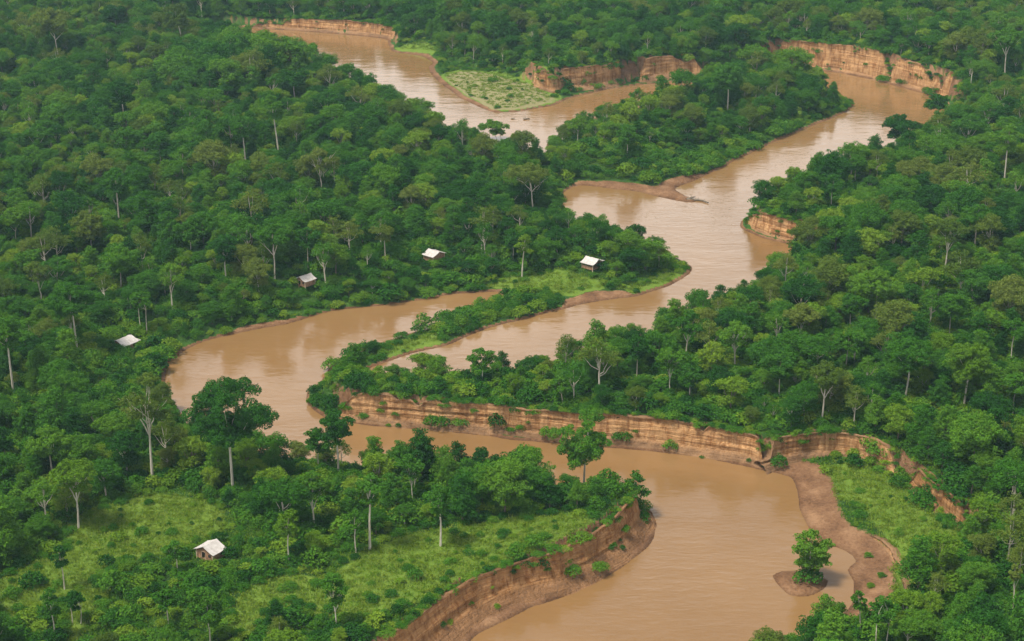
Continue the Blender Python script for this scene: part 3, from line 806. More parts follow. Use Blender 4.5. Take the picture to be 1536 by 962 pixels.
# ------------------------------------------------------------------ huts
def simple_mat(name, c0, c1, scale, rough=0.8, stretch=(1, 1, 1)):
    m, nt, nd, L = mat(name)
    out = N(nt, 'ShaderNodeOutputMaterial'); b = N(nt, 'ShaderNodeBsdfPrincipled'); b.inputs['Roughness'].default_value = rough
    tc = N(nt, 'ShaderNodeTexCoord'); mp = N(nt, 'ShaderNodeMapping'); mp.inputs['Scale'].default_value = stretch; L.new(tc.outputs['Object'], mp.inputs[0])
    n = N(nt, 'ShaderNodeTexNoise', i_Scale=scale, i_Detail=5.0); L.new(mp.outputs[0], n.inputs['Vector'])
    r = ramp(nt, [(0.32, c0), (0.66, c1)]); L.new(n.outputs[0], r.inputs[0]); L.new(r.outputs[0], b.inputs['Base Color'])
    L.new(b.outputs[0], out.inputs[0]); return m
ROOF_M = simple_mat('weathered_pale_roof', (0.36, 0.33, 0.30), (0.50, 0.47, 0.44), 1.3, 0.7)
WOOD_M = simple_mat('brown_hut_boards', (0.15, 0.075, 0.04), (0.38, 0.22, 0.12), 2.2, 0.85, (2.5, 2.5, 0.5))
POST_M = simple_mat('pale_hut_posts', (0.36, 0.26, 0.17), (0.52, 0.40, 0.28), 3.0)
DARK_M = simple_mat('painted_interior_dark', (0.012, 0.009, 0.007), (0.02, 0.016, 0.012), 2.0)  # near-black colour standing in for the unlit inside of a hut

def box(x0, x1, y0, y1, z0, z1):
    v = np.array([(x, y, z) for x in (x0, x1) for y in (y0, y1) for z in (z0, z1)], float)
    return v, np.array([(0,1,3,2),(4,6,7,5),(0,4,5,1),(2,3,7,6),(0,2,6,4),(1,5,7,3)])

def roof_mesh(L, w, rise, sag, eave, wave=0.03):
    """saddle roof along x: both slopes one skin with a thickness, the slope hangs in a shallow curve."""
    nu, nv = 15, 41
    X = np.linspace(-L/2, L/2, nu); V = np.linspace(-1, 1, nv)
    XX, VV = np.meshgrid(X, V, indexing='ij')
    Z = eave + rise*(1-np.abs(VV)) - sag*np.sin(np.abs(VV)*math.pi) + 0.10*(np.abs(XX)/(L/2))**2 + wave*np.cos(XX*9.0)
    top = np.stack([XX, VV*w, Z], -1).reshape(-1, 3); bot = top - np.array([0, 0, 0.07])
    q = grid_quads(nu, nv); n = len(top); Q = [q, q[:, ::-1]+n]
    e = []
    for i in range(nu-1):
        for j in (0, nv-1): e.append((i*nv+j, (i+1)*nv+j, (i+1)*nv+j+n, i*nv+j+n))
    for j in range(nv-1):
        for i in (0, nu-1): e.append((i*nv+j, i*nv+j+1, i*nv+j+1+n, i*nv+j+n))
    return np.concatenate([top, bot]), np.concatenate(Q+[np.array(e)])

def hut(ridge_px, yaw, L, w, rise, sag, text, kind, wall_h=1.6, floor_h=0.3):
    top = floor_h + wall_h + rise
    x, y, z = on_ground(ridge_px[0], ridge_px[1], top)
    root = bpy.data.objects.new('hut', None); COL.objects.link(root)
    root.location = (x, y, z); root.rotation_euler = (0, 0, math.radians(yaw))
    root['label'] = text; root['category'] = 'hut'; root['group'] = 'pale-roofed huts scattered in the forest'
    ev = floor_h + wall_h
    new_obj('roof', mesh_from('roof', *roof_mesh(L, w, rise, sag, ev), mats=[ROOF_M]), root)
    hl, hw = L/2-0.45, w-0.55
    new_obj('floor', mesh_from('floor', *box(-hl-0.1, hl+0.1, -hw-0.1, hw+0.1, floor_h-0.15, floor_h), mats=[WOOD_M]), root)
    for sx in (-1, 1):
        for sy in (-1, 1):
            px, py = sx*(hl+0.02), sy*(hw+0.02)
            new_obj('post', mesh_from('post', *box(px-0.11, px+0.11, py-0.11, py+0.11, -1.2, ev+0.16), mats=[POST_M]), root)
    if kind == 'open':
        for sy in (-1, 1):
            v, q = box(-hl, hl, sy*hw-0.05, sy*hw+0.05, floor_h+0.02, floor_h+0.9)
            new_obj('railing', mesh_from('railing', v, q, mats=[WOOD_M]), root)
        new_obj('crossbeam', mesh_from('crossbeam', *join([box(-hl, hl, -0.08, 0.08, ev+rise-0.5, ev+rise-0.34)]+[box(sx*hl-0.06, sx*hl+0.06, -hw, hw, ev-0.05, ev+0.1) for sx in (-1, 1)]), mats=[WOOD_M]), root)
        return x, y, z, top
    rs = random.Random(text)
    for sy in (-1, 1):      # long side walls
        wl = new_obj('wall', mesh_from('wall', *box(-hl+0.13, hl-0.13, sy*hw-0.04, sy*hw+0.04, floor_h+0.003, ev-0.02), mats=[WOOD_M]), root)
    # end walls of upright boards up to the gable, the near one with a doorway
    for sx in (-1, 1):
        bd = []; n = 13
        for i in range(n):
            b0 = -hw+0.13 + (2*hw-0.26)*i/n; b1 = b0 + (2*hw-0.26)/n - 0.02
            m = abs(b0+b1)/2/w
            zt = ev + rise*(1-m) - sag*math.sin(m*math.pi) - 0.25
            zb = floor_h+0.003
            if sx < 0 and i in (6, 7, 8): zb = floor_h + 1.5
            ox = rs.uniform(-0.02, 0.02)
            if zt > zb+0.1: bd.append(box(sx*hl-0.03+ox, sx*hl+0.03+ox, b0, b1, zb, zt))
        wl = new_obj('wall', mesh_from('wall', *join(bd), mats=[WOOD_M]), root)
        if sx < 0:
            b0 = -hw+0.13 + (2*hw-0.26)*6/n; b1 = -hw+0.13 + (2*hw-0.26)*9/n - 0.02
            fr = join([box(sx*hl-0.09, sx*hl-0.033, b0-0.09, b0-0.01, floor_h+0.01, floor_h+1.5), box(sx*hl-0.09, sx*hl-0.033, b1+0.01, b1+0.09, floor_h+0.01, floor_h+1.5), box(sx*hl-0.09, sx*hl-0.033, b0-0.09, b1+0.09, floor_h+1.503, floor_h+1.6)])
            new_obj('door_frame', mesh_from('door_frame', *fr, mats=[POST_M]), wl)
            new_obj('dark_window_panel', mesh_from('dark_window_panel', *box(sx*hl-0.085, sx*hl-0.045, -hw+0.45, -hw+1.15, floor_h+0.7, floor_h+1.3), mats=[DARK_M]), wl)  # flat panel with interior darkness painted on; no opening is cut behind it
    st = join([box(-hl-0.35-0.28*i, -hl-0.12-0.28*i, -0.1, 0.9, floor_h-0.22-0.2*i, floor_h-0.16-0.2*i) for i in range(3)])
    new_obj('steps', mesh_from('steps', *st, mats=[WOOD_M]), root)
    if kind == 'leanto':
        # small lower awning at the far end on two thin poles
        aw = new_obj('awning', mesh_from('awning', *join([box(hl+0.5, hl+2.0, -hw*0.9, hw*0.7, ev-0.32, ev-0.25)]), mats=[ROOF_M]), root)
        for sy in (-0.85, 0.65):
            new_obj('awning_pole', mesh_from('awning_pole', *box(hl+1.85, hl+1.95, hw*sy-0.05, hw*sy+0.05, -1.0, ev-0.323), mats=[POST_M]), aw)
    return x, y, z, top

HUTS = []
HUTS.append((*hut((314.5,815), 56, 4.1, 2.7, 1.25, 0.10, 'nearest hut with a pale gable roof and brown plank front at the meadow edge', 'gable'), 'the meadow hut'))
HUTS.append((*hut((457.5,412.5), 48, 4.7, 2.6, 1.15, 0.22, 'hut with a long pale roof on the wooded bank above the brown river', 'gable'), 'the hut with the long roof'))
HUTS.append((*hut((651,375.5), -42, 4.8, 3.0, 1.15, 0.12, 'hut showing only its pale diamond roof, deep among bushes mid-forest', 'gable'), 'the lone white roof'))
HUTS.append((*hut((888.5,386.5), -40, 5.0, 3.0, 1.25, 0.28, 'open shelter with a sagging pale roof on posts near the river spit', 'open'), 'the open shelter'))
HUTS.append((*hut((185.5,507.2), 53, 5.4, 2.8, 1.15, -0.12, 'western hut with a bowed pale roof and brown end wall by the river bend', 'leanto'), 'the western hut'))

# ------------------------------------------------------------------ driftwood and stranded snags
def log_mesh(seed, L, rad):
    r = np.random.RandomState(seed); t = np.linspace(0, 1, 9)[:, None]
    p = np.concatenate([(t-0.5)*L, 0.12*L*np.sin(t*3)*r.normal(), 0.15+0.35*rad*np.sin(t*2.2)], 1)
    parts = [tube(p, rad*(1-0.6*t[:, 0]), 8)]
    for k in range(3):
        a = p[2+2*k]; parts.append(limb(a, a+np.array([r.normal()*0.5, r.normal()*0.9, r.uniform(0.3, 1.0)]), rad*0.35, rad*0.1, r))
    return join(parts)
for k, (px, py, L, rd, ya, text) in enumerate([(790,178.5,2.6,0.42,10,'dark snag poking out of the pale upper river off the grassy point'),
                                        (770,178,1.8,0.25,-5,'small reddish snag in the water beside the darker one'),
                                        (1046,302,8.0,0.55,-28,'long grey driftwood trunk at the tip of the sand bar'),
                                        (1036,298,4.5,0.4,40,'short driftwood limb lying across the sand bar tip')]):
    x, y = ground_at(px, py, 0.3)
    o = new_obj('driftwood_log', mesh_from('driftwood_log', *log_mesh(k+5, L, rd), mats=[BARK_DARK], smooth=True), None, (float(x), float(y), max(0.0, float(terrain(x, y)))))
    o.rotation_euler = (0, 0, math.radians(ya)); o['label'] = text; o['category'] = 'driftwood'

# ------------------------------------------------------------------ tree and bush stock
STOCK = []       # (crown mesh, trunk mesh, adjective, H, R)
spec = [('round','deep',13,5.0,'rounded dark green'),('round','mid',13,5.2,'rounded green'),('broad','deep',12,6.0,'broad dark green'),('broad','mid',13,6.2,'broad green'),
        ('tall','deep',14.5,4.2,'tall narrow dark green'),('tall','mid',14,4.4,'tall narrow green'),('draped','mid',12.5,4.6,'creeper-hung green'),('draped','deep',13,4.8,'creeper-hung dark green'),
        ('clumpy','light',11.5,4.6,'clumpy light green'),('round','light',11,4.4,'rounded light green'),('loose','olive',14.5,5.0,'loose olive'),('broad','olive',14,5.6,'broad olive'),
        ('clumpy','mid',12,4.8,'clumpy green'),('loose','mid',14,4.8,'loose green')]
for k, (shape, leaf, H, R, adj) in enumerate(spec):
    cr, tk = canopy_tree(300+k, H, R, shape)
    cm = mesh_from('crown', *cr, mats=[LEAF[leaf]])
    pale = shape in ('loose', 'round') or leaf == 'olive'
    tm = mesh_from('trunk', *tk, mats=[BARK_PALE if pale else BARK_DARK], smooth=True)
    v, q = join([cr, tk]); mi = np.concatenate([np.zeros(len(cr[1])), np.ones(len(tk[1]))])
    whole = mesh_from('forest_tree', v, q, mats=[LEAF[leaf], BARK_PALE if pale else BARK_DARK], mat_idx=mi)
    STOCK.append((cm, tm, adj, H, R, whole))
BUSH = []
for k, (leaf, R, H, adj) in enumerate([('deep',2.2,2.6,'dark green'),('mid',2.4,2.4,'green'),('mid',2.0,3.2,'tall green'),('light',2.2,2.0,'light green'),('deep',1.8,3.0,'tall dark green'),('light',1.7,2.6,'bright green'),('mid',2.8,2.0,'low green')]):
    BUSH.append((mesh_from('bush', *bush_mesh(500+k, R, H), mats=[LEAF[leaf]]), adj, R, H))

# ------------------------------------------------------------------ where things may grow
KEEP = []     # x, y, half width, depth towards camera, allowed height
for t in tall:
    KEEP.append((t['x'], t['y'], 3.6, 22.0 if t['depth'] > 500 else 16.0, t['H']))
HK = [(h[0], h[1]) for h in HUTS]
def front_limit(x, y, hmax):
    """lowest height allowed at (x, y) so that pale trunks and huts stay in sight from the side they face."""
    lim = hmax
    for (kx, ky, hw, dep, H) in KEEP:
        # along the horizontal direction from the camera
        L = math.hypot(kx, ky); ux, uy = kx/L, ky/L
        a = (kx-x)*ux + (ky-y)*uy; b = abs((x-kx)*uy - (y-ky)*ux)
        if -2.0 < a < dep and b < hw + 0.12*a:
            lim = min(lim, 3.0 + max(0, a)*0.24)
        elif a <= -2.0 and a > -5 and b < 2: lim = min(lim, 6)
    for (kx, ky) in HK:
        L = math.hypot(kx, ky); ux, uy = kx/L, ky/L
        a = (kx-x)*ux + (ky-y)*uy; b = abs((x-kx)*uy - (y-ky)*ux)
        if math.hypot(kx-x, ky-y) < 2.5: lim = 0.0
        elif math.hypot(kx-3-x, ky-2-y) < 9.0: lim = min(lim, 3.4)
        elif 0 < a < 28 and b < 4.5: lim = min(lim, 1.9+max(0, a-3)*0.25)
    return lim

# zones with only low growth (pixels at the ground)
LOW = [([(482,552),(560,552),(690,560),(735,560),(745,612),(700,618),(600,606),(490,592),(470,600)],6.0,3.8),
       ([(835,245),(880,262),(1000,273),(1062,258),(1150,216),(1240,176),(1230,168),(1150,190),(1080,215),(1000,232),(900,238),(850,228)],3.0,4.0),
       ([(490,560),(560,560),(700,515),(850,468),(1000,435),(1045,402),(1025,385),(960,405),(850,425),(740,440),(600,505),(490,545)],3.0,2.7),
       ([(585,66),(600,90),(650,115),(720,165),(800,170),(900,140),(965,128),(950,118),(830,138),(780,122),(720,100),(660,84)],2.0,2.4),
       ([(0,960),(0,860),(110,795),(180,765),(300,765),(380,800),(480,860),(420,905),(380,962),(200,1000)],6.5,3.0),
       ([(470,910),(560,838),(640,805),(760,785),(850,790),(940,775),(975,785),(930,840),(800,870),(700,900),(620,935),(540,970),(430,1000),(400,960)],6.5,2.8),
       ([(1165,695),(1300,690),(1345,722),(1440,800),(1436,845),(1420,890),(1375,925),(1300,955),(1230,880),(1180,740)],2.0,1.9),
       ([(285,520),(430,486),(560,462),(740,441),(740,420),(640,428),(520,440),(420,462),(330,482),(270,505)],4.0,4.2),
       ([(200,560),(270,520),(245,505),(150,520),(120,560),(110,640),(180,660),(245,610)],4.0,4.5)]
CAPS = [([(420,690),(560,700),(720,722),(900,735),(960,755),(930,800),(800,800),(650,800),(540,800),(430,760)],8.0,12.5,0),
        ([(725,556),(800,552),(870,540),(880,600),(800,615),(725,612)],7.0,6.0,0),([(250,130),(280,70),(330,75),(400,105),(440,130),(330,160)],7.0,99,1.55),
        ([(840,560),(1010,488),(1130,425),(1180,440),(1020,520),(860,600)],7.0,9.5,0),([(1300,965),(1385,930),(1440,880),(1450,800),(1500,850),(1480,960),(1400,1010),(1280,1010)],7.0,8.5,0)]
capF = np.full(MX.shape, 99.0); boostF = np.ones(MX.shape)
for P, z, hc, bo in CAPS:
    a, _ = resample(world_poly(P, z), None, 4.0, 1.0, 33)
    d, i = seg_dist(MX, MY, a)
    capF = np.where(i, np.minimum(capF, hc), capF)
    if bo: boostF = np.where(i, bo, boostF)
lowF = np.full(MX.shape, 99.0)
for P, z, hl in LOW:
    a, _ = resample(world_poly(P, z), None, 4.0, 1.0, 33)
    d, i = seg_dist(MX, MY, a)
    lowF = np.where(i, np.minimum(lowF, hl), lowF)

def scatter(n, spacing_fn, seed, ok_fn):
    r = np.random.RandomState(seed)
    a = r.uniform(-0.40, 0.40, n); rr = np.sqrt(r.uniform(255**2, 1120**2, n))
    X, Y = rr*np.sin(a), rr*np.cos(a)
    ok = ok_fn(X, Y); X, Y = X[ok], Y[ok]
    S = spacing_fn(X, Y)
    cell = 4.0; G = {}; out = []
    for x, y, s in zip(X, Y, S):
        ci, cj = int(x//cell), int(y//cell); k = int(s//cell)+1; bad = False
        for i in range(ci-k, ci+k+1):
            for j in range(cj-k, cj+k+1):
                for (px, py, ps) in G.get((i, j), ()):
                    m = min(s, ps)
                    if (px-x)**2 + (py-y)**2 < m*m: bad = True; break
                if bad: break
            if bad: break
        if not bad:
            G.setdefault((ci, cj), []).append((x, y, s)); out.append((x, y))
    return out

FRINGE = []
def fringe():
    r = np.random.RandomState(44)
    for ci, (o, v) in enumerate(CL[:8]):
        n, rows = v.shape[0], v.shape[1]
        for i in range(3, n-3):
            if r.rand() < 0.72*math.hypot(*(v[i+1, 8, :2]-v[i, 8, :2]))/0.6:
                p = v[i, rows-2] + (v[i, rows-3]-v[i, rows-2])*r.uniform(-0.6, 1.2)
                if v[i, rows-3, 2]-v[i, 2, 2] < 2.0: continue
                q = r.uniform(0.28, 0.70)*(1.5 if r.rand() < 0.12 else 1)
                FRINGE.append((p[0], p[1], p[2]-0.35*q, q, int(r.randint(0, len(BUSH))), 1.25))
            if r.rand() < 0.07:      # creepers and tufts on the face
                j = int(r.randint(2, rows-4)); p = v[i, j]
                FRINGE.append((p[0], p[1], p[2]-0.3, r.uniform(0.25, 0.6), int(r.randint(0, len(BUSH))), 1.0))
fringe()

def forest_ok(X, Y):
    d = sample(dw, X, Y, 80.0); b = sample(PB, X, Y, 3.0)
    s = np.minimum(sample(bE, X, Y, 200.0), sample(bN, X, Y, 200.0))
    return (d > b + 3.0) & (sample(clr, X, Y, -99.0) < -2.0) & (s > 4.0) & (sample(lowF, X, Y, 99.0) > 50)

trees = []
rr = np.random.RandomState(5)
pts = scatter(60000, lambda x, y: 4.0 + 2.2*fbm(x, y, 30.0, 2) + 0*x, 71, forest_ok)
for (x, y) in pts:
    d = float(land(x, y)); n = float(fbm(x+200, y, 45.0, 3))
    k = int(rr.randint(0, len(STOCK)))
    if rr.rand() < 0.35: k = int((fbm(x-300, y+50, 38.0, 2)-0.25)*2*len(STOCK)) % len(STOCK)
    H = STOCK[k][3]
    s = min(1.25, max(0.5, rr.normal(0.82, 0.19)))*(0.66 + 0.58*n)
    if d < 14: s *= 0.70 + 0.3*(d-3)/11
    s *= float(sample(boostF, x, y, 1.0))
    lim = min(front_limit(x, y, 99.0), float(sample(capF, x, y, 99.0))*rr.uniform(0.75, 1.1))
    if H*s > lim:
        if lim < 4.5: continue
        s = lim/H
    z = float(terrain(x, y))
    trees.append((x, y, z, s, k))

def bush_ok(X, Y):
    d = sample(dw, X, Y, 80.0); b = sample(PB, X, Y, 3.0)
    c = sample(clr, X, Y, -99.0)
    r = np.random.RandomState(9)
    px, py, _ = project(X, Y, 2.0)
    keep = np.where(c > 0.5, r.rand(len(X)) < np.where((px > 640) & (px < 870) & (py < 170), 0.03, 0.10), np.where(sample(lowF, X, Y, 99.0) < 50, r.rand(len(X)) < 0.97, r.rand(len(X)) < 0.75))
    return (d > np.where(sample(PM, X, Y, 3.0) > 5, sample(PM, X, Y, 3.0)*1.1 + 0.5, sample(PM, X, Y, 3.0)*0.95 + 0.2)) & (d > np.where(b > 2.5, b + 0.8, 0.3)) & keep
bushes = []
for (x, y) in scatter(190000, lambda x, y: 1.6 + 1.2*fbm(x, y, 20.0, 2), 72, bush_ok):
    k = int(rr.randint(0, len(BUSH))); s = rr.uniform(0.55, 1.25)
    if float(sample(lowF, x, y, 99.0)) > 50 and float(sample(clr, x, y, -99.0)) < -4 and float(land(x, y)) > 6: s *= 1.6
    lf = float(sample(lowF, x, y, 99.0)); c = float(sample(clr, x, y, -99.0)); d = float(land(x, y))
    if lf < 50: s *= min(1.5, lf/2.7)*rr.uniform(0.7, 1.3) * (0.45 + 1.1*float(fbm(x, y, 15.0, 2)))
    if c > 0.5: s *= 0.55
    lim = front_limit(x, y, 99.0)
    if lim <= 0.01: continue
    H = BUSH[k][3]
    if lf < 50: lim = min(lim, lf*1.25)
    if c > -1.5: lim = min(lim, 1.6)
    sw = s
    if H*s > lim: s = max(0.3, lim/H); sw = max(s, min(sw, 0.8))
    z = float(terrain(x, y))
    if z < 0.25: continue
    bushes.append((x, y, z - 0.1, s, k, sw/s))

# ------------------------------------------------------------------ the nearest forest trees: things of their own
def in_frame(x, y, z, m=20):
    px, py, dep = project(x, y, z)
    return -m < px < 1536+m and -m < py < 962+m
info = []
for i, (x, y, z, s, k) in enumerate(trees):
    px, py, dep = project(x, y, z + STOCK[k][3]*s*0.7)
    if -8 < px < 1544 and -8 < py < 985: info.append((dep, i, px, py))
info.sort()
own = info[:300]
own_ids = {i for _, i, _, _ in own}
MARKS = [(t['px'], t['py'], 'the ' + t['text']) for t in tall] + [(project(h[0], h[1], h[2]+3)[0], project(h[0], h[1], h[2]+3)[1], h[4]) for h in HUTS]

CUT = {'with', 'on', 'at', 'near', 'in', 'by', 'above', 'behind', 'beside', 'beyond', 'below', 'amid', 'against', 'over', 'under', 'inland', 'uphill', 'west', 'east', 'north', 'high', 'between', 'standing',
       'leaning', 'overhanging', 'facing', 'right', 'just', 'opposite', 'before', 'cut', 'next', 'deep'}
TEXTS = [m[2] for m in MARKS]
def short(text, room):
    """the longest leading phrase of a landmark's label that fits and still names that landmark alone."""
    w = text.split()
    if len(w) <= room: return text
    for n in range(room, 2, -1):
        if w[n] in CUT:
            p = ' '.join(w[:n])
            if w[n-1] in CUT or w[n-1] in ('the', 'a', 'an', 'and', 'of', 'its', 'to', 'two', 'long', 'upper', 'tall'): continue
            if sum(t.startswith(p) for t in TEXTS) == 1: return p
    return None
def direction(dx, dy):
    a = math.degrees(math.atan2(-dy*1.6, dx)) % 360
    return ['just right of', 'behind and right of', 'right behind', 'behind and left of', 'just left of', 'in front and left of', 'in front of', 'in front and right of'][int(((a+22.5) % 360)//45)]
used = {}
def label_for(adj, noun, px, py):
    best = sorted(MARKS, key=lambda m: math.hypot(m[0]-px, (m[1]-py)*1.6))[:8]
    for rank in ('', 'second ', 'third ', 'fourth ', 'fifth '):
        for m in best[:4 if rank else 5]:
            head = f"{rank}{adj} {noun} {direction(px-m[0], py-m[1])}"
            tail = short(m[2], 16 - len(head.split()))
            if tail is None: continue
            lab = f"{head} {tail}"
            if lab not in used:
                used[lab] = 1
                return lab
    return f"{adj} {noun} in the thick of the forest"
for dep, i, px, py in own:
    x, y, z, s, k = trees[i]
    cm, tm, adj, H, R, whole = STOCK[k]
    root = bpy.data.objects.new('forest_tree', None); COL.objects.link(root)
    root.location = (x, y, z); root.rotation_euler = (rr.normal()*0.03, rr.normal()*0.03, rr.uniform(0, 6.28)); root.scale = (s*rr.uniform(0.92, 1.12), s*rr.uniform(0.92, 1.12), s)
    root['label'] = label_for(adj, 'tree', px, py); root['category'] = 'tree'; root['group'] = 'trees of the river forest'
    new_obj('trunk', tm, root); new_obj('crown', cm, root)

# bushes one can count: in the clearings, on the mud, under the cliffs
def place_bush(px, py, wpx, k, text, squash=1.0):
    lift = 0.0
    if 'cliff foot' in text or 'foot of the long' in text or 'against the long' in text: py -= 6; lift = 0.8
    if 'peninsula cliff' in text: lift = 1.3
    x, y, z = on_ground(px, py)
    sc = FPX/project(x, y, z)[2]
    me, adj, R, H = BUSH[k]
    s = wpx/sc/(2*R)
    o = new_obj('bush', me, None, (x, y, z-0.15+lift)); o.scale = (s, s, s*squash); o.rotation_euler = (0, 0, rr.uniform(0, 6.28))
    o['label'] = text; o['category'] = 'bush'
for a in [(545,622,26,1,'green bush in a notch of the long red cliff, westmost of its row'),
          (655,645,50,6,'low green scrub patch at the foot of the long cliff'),(690,647,36,6,'second low scrub patch along the foot of the long cliff'),
          (746,642,36,4,'tall dark bush standing against the long cliff'),(782,655,26,1,'bush on the cliff foot beside the tall dark bush'),
          (825,664,44,6,'spreading scrub at the cliff foot opposite the sparse leaning tree'),(935,668,40,6,'scrub growing on the slumped cliff foot further east'),
          (1005,676,28,2,'upright green bush at the waterline of the long cliff'),
          (1213,871,54,1,'dark skirt of bushes around the lone island tree'),
          (1302,835,18,1,'round bush on the sand bar edge by the inlet'),(1322,865,18,1,'round bush on the eroded sand step'),(1306,880,17,3,'light bush low on the sand bar near the inlet'),
          (1284,789,10,5,'tiny bright bush alone on the bare sand bar'),
          (1280,700,34,4,'dark bush under the inland scarp of the grassy bench'),(1240,708,30,3,'light bush where mud meets the grassy bench'),
          (1345,730,30,4,'dark bush filling the gap between the two inland scarps'),(1348,803,20,2,'small tree-like bush in the middle of the grassy bench'),
          (1390,815,18,1,'small bush on the grassy bench toward the forest'),(1385,780,16,1,'small bush below the eastern inland scarp'),(1410,782,16,0,'dark small bush at the foot of the eastern inland scarp'),
          (1322,755,16,3,'pale bush on the upper part of the grassy bench'),
          (178,810,34,3,'light bush in the middle of the upper meadow'),(212,800,28,1,'upright green bush in the upper meadow'),(170,795,18,4,'dark bush up behind the light meadow bush'),
          (258,800,26,6,'low bush at the meadow edge under the forest'),(225,860,36,1,'rounded bush in the middle of the meadow'),(160,850,32,4,'umbrella-shaped dark bush in the meadow'),
          (172,890,60,2,'big dark thicket standing in the meadow'),(205,900,40,0,'dark bush pressed against the big thicket'),(50,880,50,0,'wide dark bush at the west end of the meadow'),(20,895,36,1,'green bush beside the wide dark one at the picture edge'),
          (775,838,40,2,'dark upright bush on the peninsula grass'),(800,846,44,1,'broad bush beside the dark upright one on the peninsula'),
          (622,870,32,4,'dark bush with thin top on the peninsula grass'),(600,876,20,5,'slim bush left of the thin-topped one'),(718,832,14,1,'tiny bush in the peninsula grass'),(742,840,20,6,'low tuft bush near the upright peninsula bush'),(702,822,12,0,'tiny dark bush at the upper peninsula grass'),
          (900,862,34,6,'green scrub patch on the slumped peninsula cliff'),(858,868,40,6,'long scrub patch clinging to the peninsula cliff'),(672,944,22,3,'grass clump low on the peninsula cliff'),
          (605,560,28,1,'round bush on the slough spit grass'),(636,495,40,2,'dark tall bush on the spit between the two channels'),(672,490,34,2,'second tall bush on the spit between the two channels'),(545,530,30,4,'dark bush near the tip of the spit'),
          (606,503,14,0,'small bush at the spit water edge'),
          (766,146,14,1,'round bush on the dry northern grass point'),(738,122,20,6,'low bush at the back of the northern grass point'),(712,130,12,3,'tiny bush on the dry northern grass'),
          (1325,122,30,6,'scrub at the foot of the tall far cliff'),(1355,126,26,6,'second scrub clump at the foot of the tall far cliff'),(1395,140,30,6,'scrub near the east end of the tall far cliff'),
          (895,132,26,6,'scrub below the northern bare scarp'),(915,128,20,1,'bush below the northern bare scarp'),
          (476,605,34,1,'bush hanging over the western tip of the long cliff'),(500,552,40,1,'rounded bush on the narrow western tip'),(960,783,34,0,'dark bush overhanging the peninsula tip')]:
    place_bush(*a)
place_bush(1168, 702, 34, 4, 'dark bush in the corner between the long cliff and the inland scarp')

# ------------------------------------------------------------------ the rest of the forest: one object per kind of stuff
def stuff(name, pts, protos, label):
    c = bpy.data.collections.new(name + '_stock')
    for i, me in enumerate(protos):
        o = bpy.data.objects.new(f'{name}_stock_{i:02d}', me); c.objects.link(o)
    me = bpy.data.meshes.new(name)
    P = np.array([p[:3] for p in pts], np.float32)
    me.vertices.add(len(P)); me.vertices.foreach_set('co', P.ravel())
    r = np.random.RandomState(len(pts))
    a = me.attributes.new('pick', 'INT', 'POINT'); a.data.foreach_set('value', np.array([p[4] for p in pts], np.int32))
    rot = np.stack([r.normal(size=len(P))*0.04, r.normal(size=len(P))*0.04, r.uniform(0, 6.283, len(P))], 1).astype(np.float32)
    a = me.attributes.new('turn', 'FLOAT_VECTOR', 'POINT'); a.data.foreach_set('vector', rot.ravel())
    s = np.array([p[3] for p in pts]); w = r.uniform(0.9, 1.15, (len(P), 2)) * np.array([p[5] if len(p) > 5 else 1.0 for p in pts])[:, None]
    sc = np.stack([s*w[:, 0], s*w[:, 1], s], 1).astype(np.float32)
    a = me.attributes.new('size', 'FLOAT_VECTOR', 'POINT'); a.data.foreach_set('vector', sc.ravel())
    o = new_obj(name, me); o['kind'] = 'stuff'; o['label'] = label
    g = bpy.data.node_groups.new(name, 'GeometryNodeTree')
    g.interface.new_socket('Geometry', in_out='INPUT', socket_type='NodeSocketGeometry')
    g.interface.new_socket('Geometry', in_out='OUTPUT', socket_type='NodeSocketGeometry')
    gi, go = g.nodes.new('NodeGroupInput'), g.nodes.new('NodeGroupOutput')
    ci = g.nodes.new('GeometryNodeCollectionInfo'); ci.inputs['Collection'].default_value = c
    ci.inputs['Separate Children'].default_value = True; ci.inputs['Reset Children'].default_value = True
    ip = g.nodes.new('GeometryNodeInstanceOnPoints'); ip.inputs['Pick Instance'].default_value = True
    def na(n, t):
        k = g.nodes.new('GeometryNodeInputNamedAttribute'); k.data_type = t; k.inputs[0].default_value = n
        return next(s for s in k.outputs if s.enabled and s.name == 'Attribute')
    L = g.links
    L.new(gi.outputs[0], ip.inputs['Points']); L.new(ci.outputs[0], ip.inputs['Instance'])
    L.new(na('pick', 'INT'), ip.inputs['Instance Index']); L.new(na('turn', 'FLOAT_VECTOR'), ip.inputs['Rotation']); L.new(na('size', 'FLOAT_VECTOR'), ip.inputs['Scale'])
    L.new(ip.outputs[0], go.inputs[0])
    o.modifiers.new('scatter', 'NODES').node_group = g
    return o
rest = [t for i, t in enumerate(trees) if i not in own_ids]
stuff('forest', rest, [s[5] for s in STOCK], 'continuous tropical forest canopy farther off')
stuff('undergrowth', bushes + FRINGE, [b[0] for b in BUSH], 'low leafy undergrowth between the trees')

